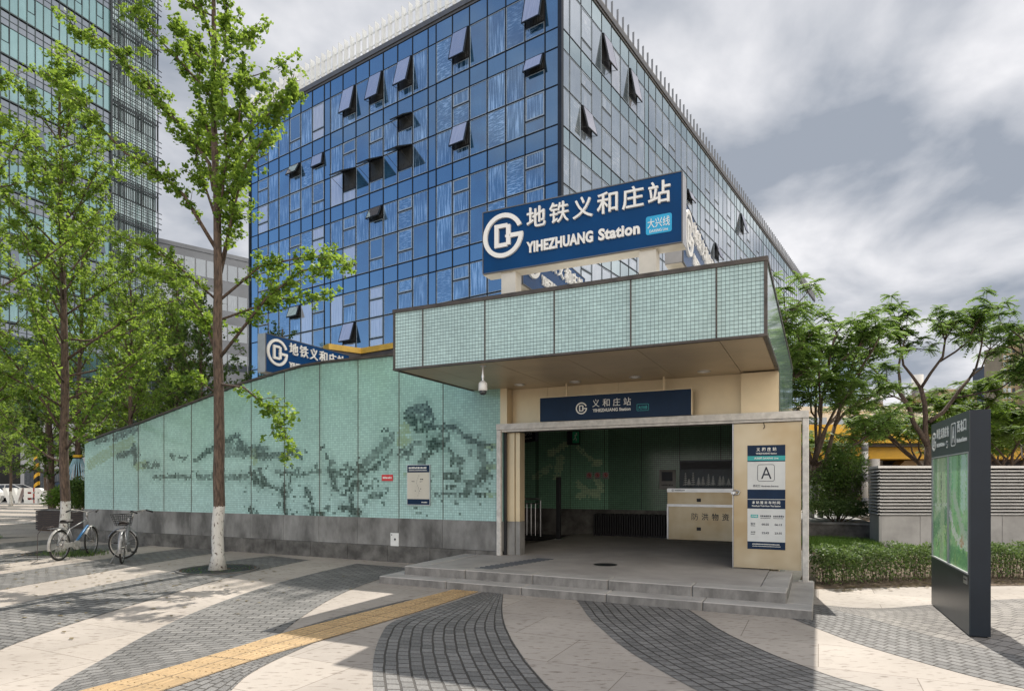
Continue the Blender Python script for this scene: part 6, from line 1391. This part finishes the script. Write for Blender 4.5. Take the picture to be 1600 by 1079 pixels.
def car(label, loc, rz, paint, roof=1.45, L=4.6, suv=False):
    t = thing('parked_car', label, 'car', loc, rz, 'cars parked behind the white letters'); W2 = .90; h = roof
    prof = [(-L / 2, .35), (-L / 2 + .05, .75), (-L / 2 + .25, .95), (-1.15, 1.0), (1.45, .98), (L / 2 - .15, .88), (L / 2, .60), (L / 2 - .03, .32)]
    if suv: prof = [(x, z + (.1 if z > .6 else 0)) for x, z in prof]
    mb = MB(); n = len(prof)
    rows = [(-W2, .0), (-W2 + .03, .03), (W2 - .03, .03), (W2, 0)]
    for y, ins in ((-W2, .05), (-W2 * .93, 0), (W2 * .93, 0), (W2, .05)):
        for x, z in prof: mb.v.append((x * (1 - ins * .4), y, z - (ins if z > .5 else -ins * .5)))
    for r_ in range(3):
        for i in range(n): mb.f.append((r_ * n + i, r_ * n + (i + 1) % n, (r_ + 1) * n + (i + 1) % n, (r_ + 1) * n + i)); mb.m.append(0)
    mb.f.append(tuple(range(n))); mb.m.append(0); mb.f.append(tuple(3 * n + i for i in reversed(range(n)))); mb.m.append(0); mb.build('body', paint, t)
    z0 = 1.09 if suv else .985; x0, x1, x2, x3 = (-1.95, -1.6, .55, 1.35) if suv else (-1.75, -1.0, .35, 1.3)
    def house(ins, top): return [(x0, -.82 + ins, z0), (x3, -.82 + ins, z0), (x3, .82 - ins, z0), (x0, .82 - ins, z0), (x1, -.66, top), (x2, -.66, top), (x2, .66, top), (x1, .66, top)]
    mb = MB(); mb.hexa(house(0, h - .05)); mb.build('windows', 'car_glass', t)
    mb = MB(); mb.hexa([(x1 - .05, -.68, h - .06), (x2 + .08, -.68, h - .06), (x2 + .08, .68, h - .06), (x1 - .05, .68, h - .06), (x1 + .1, -.6, h), (x2 - .1, -.6, h), (x2 - .1, .6, h), (x1 + .1, .6, h)])
    for y in (-1, 1):
        for (xa, xb) in ((x0, x1), (x3, x2), ((x0 + x3) / 2 - .1, (x1 + x2) / 2)): mb.tube([(xa, y * .825, z0), (xb, y * .668, h - .05)], .035, 6)
    mb.build('roof', paint, t)
    for sx in (-1.4, 1.4):
        for y in (-1, 1):
            mb = MB(); mb.tube([(sx, y * .70, .32), (sx, y * .915, .32)], .32, 20); wl = mb.build('wheel', 'rubber', t)
            mb = MB(); mb.tube([(sx, y * .90, .32), (sx, y * .925, .32)], .19, 16); mb.build('rim', 'steel', wl)
    for y in (-1, 1):
        mb = MB(); mb.cbox(L / 2 - .30, L / 2 - .03, y * .62 - .17, y * .62 + .17, .66, .80, .02); mb.build('headlight', 'lamp_white', t)
        mb = MB(); mb.cbox(-L / 2 + .01, -L / 2 + .12, y * .66 - .14, y * .66 + .14, .72, .88, .02); mb.build('tail_light', 'red_sign', t)
car('white car parked behind the letter W', (-43.2, 55, -.012), R(8), 'car_white', 1.5)
car('white car cut off by the left picture edge', (-48.6, 56, -.012), R(10), 'car_white', 1.48)
car('black off-roader parked behind the letters E and R', (-38.4, 54.8, -.012), R(185), 'car_black', 1.75, 4.7, True)

# ---------------------------------------------------------------- bicycles
def bike(label, loc, rz, frame_m, steer, basket, step_through, old):
    t = thing('bicycle', label, 'bicycle', loc, rz, 'bicycles left by the wall'); RW = .325; HX = .41
    cs, sn = math.cos(steer), math.sin(steer)
    def S(p): x, y, z = p; return (HX + (x - HX) * cs - y * sn, (x - HX) * sn + y * cs, z)
    def wheel(cx, T):
        ring = [T((cx + math.cos(a) * (RW - .018), 0, RW + math.sin(a) * (RW - .018))) for a in [2 * math.pi * i / 36 for i in range(36)]]
        mb = MB(); mb.tube(ring, .019, 8, closed=True); ty = mb.build('tyre', 'rubber', None, True)
        mb = MB(); mb.tube([T((cx + math.cos(a) * (RW - .045), 0, RW + math.sin(a) * (RW - .045))) for a in [2 * math.pi * i / 36 for i in range(36)]], .011, 6, closed=True)
        for i in range(28):
            a = 2 * math.pi * i / 28; b = a + (.5 if i % 2 else -.5); y = .03 if i % 4 < 2 else -.03; mb.tube([T((cx + .02 * math.cos(b), y, RW + .02 * math.sin(b))), T((cx + math.cos(a) * (RW - .05), 0, RW + math.sin(a) * (RW - .05)))], .0017, 3)
        mb.tube([T((cx, -.05, RW)), T((cx, .05, RW))], .022, 10); wh = mb.build('wheel', 'bike_chrome', t, True); ty.parent = wh
    I = lambda p: p
    wheel(-.53, I); wheel(.53, S)
    mb = MB(); bb = (-.08, 0, .29); sc_ = (-.24, 0, .66); ht, hb = (.33, 0, .86), (.385, 0, .66)
    mb.tube([sc_, bb], .017, 8); mb.tube([(ht[0], 0, ht[2] + .01), (hb[0], 0, hb[2] - .03)], .020, 8)
    if step_through: mb.tube([(.36, 0, .76), (.16, 0, .52), (-.06, 0, .34)], .019, 8); mb.tube([(.38, 0, .68), (.2, 0, .43), (-.05, 0, .29)], .019, 8)
    else: mb.tube([(-.23, 0, .64), (.345, 0, .82)], .016, 8, 1)
    for y in (-.05, .05): mb.tube([(bb[0], y * .5, bb[2]), (-.53, y, RW)], .010, 6); mb.tube([(sc_[0], y * .4, sc_[2]), (-.53, y, RW)], .009, 6)
    mb.tube([sc_, (-.275, 0, .77)], .013, 8, 1); mb.build('frame', [frame_m, 'bike_grey'], t, True)
    if not step_through: mb = MB(); mb.tube([(.375, 0, .69), (.12, 0, .47), bb], .027, 10); mb.build('down_tube', 'bike_blue', t, True)
    mb = MB()
    for y in (-.055, .055): mb.tube([S((.41, y * .9, .64)), S((.47, y, .48)), S((.53, y, RW))], .011, 6)
    mb.tube([S((.41, -.05, .645)), S((.41, .05, .645))], .014, 8); fk = mb.build('fork', frame_m, t, True)
    mb = MB(); mb.tube([S((.335, 0, .85)), S((.315, 0, .98))], .013, 8)
    mb.tube([S((.10, -.29, 1.01)), S((.20, -.27, 1.04)), S((.30, -.17, 1.03)), S((.33, 0, .98)), S((.30, .17, 1.03)), S((.20, .27, 1.04)), S((.10, .29, 1.01))], .012, 8); hbz = mb.build('handlebar', 'bike_chrome', t, True)
    for y in (-1, 1):
        mb = MB(); mb.tube([S((.06, y * .295, 1.0)), S((.20, y * .272, 1.04))], .018, 8); mb.build('grip', 'rubber', hbz, True)
        mb = MB(); mb.tube([S((.24, y * .22, 1.02)), S((.33, y * .18, 1.0)), S((.25, y * .26, .985))], .006, 5); mb.build('brake_lever', 'bike_chrome', hbz)
    mb = MB()
    for (x, w, z) in ((-.43, .04, .80),): pass
    secs = [(-.42, .085, .83), (-.38, .105, .845), (-.31, .10, .84), (-.24, .06, .835), (-.17, .035, .84), (-.13, .022, .835)]; b = 0
    for (x, w, z) in secs: mb.v += [(x, -w, z - .05), (x, -w * .8, z), (x, 0, z + .012), (x, w * .8, z), (x, w, z - .05)]
    for i in range(len(secs) - 1):
        for k in range(5): a0, a1 = 5 * i + k, 5 * i + (k + 1) % 5; mb.f.append((a0, a0 + 5, a1 + 5, a1)); mb.m.append(0)
    mb.f.append((4, 3, 2, 1, 0)); mb.m.append(0); e_ = 5 * (len(secs) - 1); mb.f.append((e_, e_ + 1, e_ + 2, e_ + 3, e_ + 4)); mb.m.append(0); mb.build('saddle', 'saddle', t, True)
    def fender(cx, T, a0, a1, name):
        mb = MB(); n = 18; rr_ = RW + .022
        for i in range(n + 1):
            a = a0 + (a1 - a0) * i / n
            for y, dr in ((-.032, -.018), (-.02, 0), (.02, 0), (.032, -.018)): mb.v.append(T((cx + math.cos(a) * (rr_ + dr), y, RW + math.sin(a) * (rr_ + dr))))
        for i in range(n):
            for k in range(3): p = 4 * i + k; mb.f.append((p, p + 1, p + 5, p + 4)); mb.m.append(0)
        a = a1
        for y in (-.035, .035): mb.tube([T((cx, y, RW)), T((cx + math.cos(a) * (rr_ - .01), y, RW + math.sin(a) * (rr_ - .01)))], .004, 4)
        mb.build(name, 'bike_grey' if old else 'guard_white', t, True)
    fender(-.53, I, R(55), R(195), 'mudguard'); fender(.53, S, R(20), R(150), 'mudguard')
    mb = MB(); mb.box(-.50, .02, -.075, -.045, .265, .365); mb.tube([(-.08, -.04, .29), (-.08, -.08, .29)], .10, 20); mb.build('chain_guard', 'guard_white' if not old else 'bike_grey', t)
    for y, s_ in ((-1, 1), (1, -1)):
        mb = MB(); mb.tube([(-.08, y * .07, .29), (-.08 + .12 * s_, y * .09, .29 - .11 * s_)], .010, 6); q = (-.08 + .12 * s_, y * .13, .29 - .11 * s_); mb.box(q[0] - .045, q[0] + .045, min(y * .095, y * .19), max(y * .095, y * .19), q[2] - .012, q[2] + .012, 1); mb.build('pedal', ['bike_chrome', 'rubber'], t)
    mb = MB()
    for y in (-.06, .06): mb.tube([(-.28, y * .4, .62), (-.42, y, .69), (-.80, y, .69)], .006, 5); mb.tube([(-.72, y, .69), (-.53, y * .9, RW)], .006, 5)
    for x in (-.8, -.7, -.6, -.5, -.42): mb.tube([(x, -.06, .69), (x, .06, .69)], .005, 5)
    mb.build('rear_rack', 'bike_grey', t)
    mb = MB(); mb.tube([(-.50, .06, .33), (-.42, .22, .012), (-.37, .22, .012)], .008, 6); mb.build('kickstand', 'bike_chrome', t)
    if not basket:
        mb = MB(); mb.tube([(-.72, .05, .70), (-.86, .10, .74), (-.96, .14, .60), (-.98, .14, .25), (-.95, .16, .05), (-1.08, .2, .01)], .006, 6); mb.tube([(-.70, 0, .72), (-.62, .08, .73), (-.72, .1, .72), (-.8, .0, .725)], .009, 6); mb.build('tie_rope', 'wood_dark', t, True)
    if basket:
        mb = MB(); b0, b1 = [(.42, -.11), (.64, -.11), (.64, .11), (.42, .11)], [(.40, -.16), (.71, -.16), (.71, .16), (.40, .16)]
        for f in range(6):
            z = .72 + .24 * f / 5; P = [S((a[0] + (c[0] - a[0]) * f / 5, a[1] + (c[1] - a[1]) * f / 5, z)) for a, c in zip(b0, b1)]; mb.tube(P, .005 if f < 5 else .008, 4, closed=True)
        for e in range(4):
            for k in range(6):
                u = k / 6; a = [b0[e][i] * (1 - u) + b0[(e + 1) % 4][i] * u for i in (0, 1)]; c = [b1[e][i] * (1 - u) + b1[(e + 1) % 4][i] * u for i in (0, 1)]; mb.tube([S((a[0], a[1], .72)), S((c[0], c[1], .96))], .004, 4)
        for k in range(5): y = -.1 + .05 * k; mb.tube([S((.42, y, .72)), S((.64, y, .72))], .004, 4)
        mb.build('basket', 'wicker', t)
    return t
bike('blue and white bicycle parked at the whitewashed ginkgo trunk', (-9.52, 13.85, 0), R(91), 'bike_grey', R(10), False, False, False)
bike('old grey bicycle with a wire basket, seen from behind with its front wheel turned', (-8.12, 13.33, 0), R(114), 'bike_grey', R(66), True, True, True)
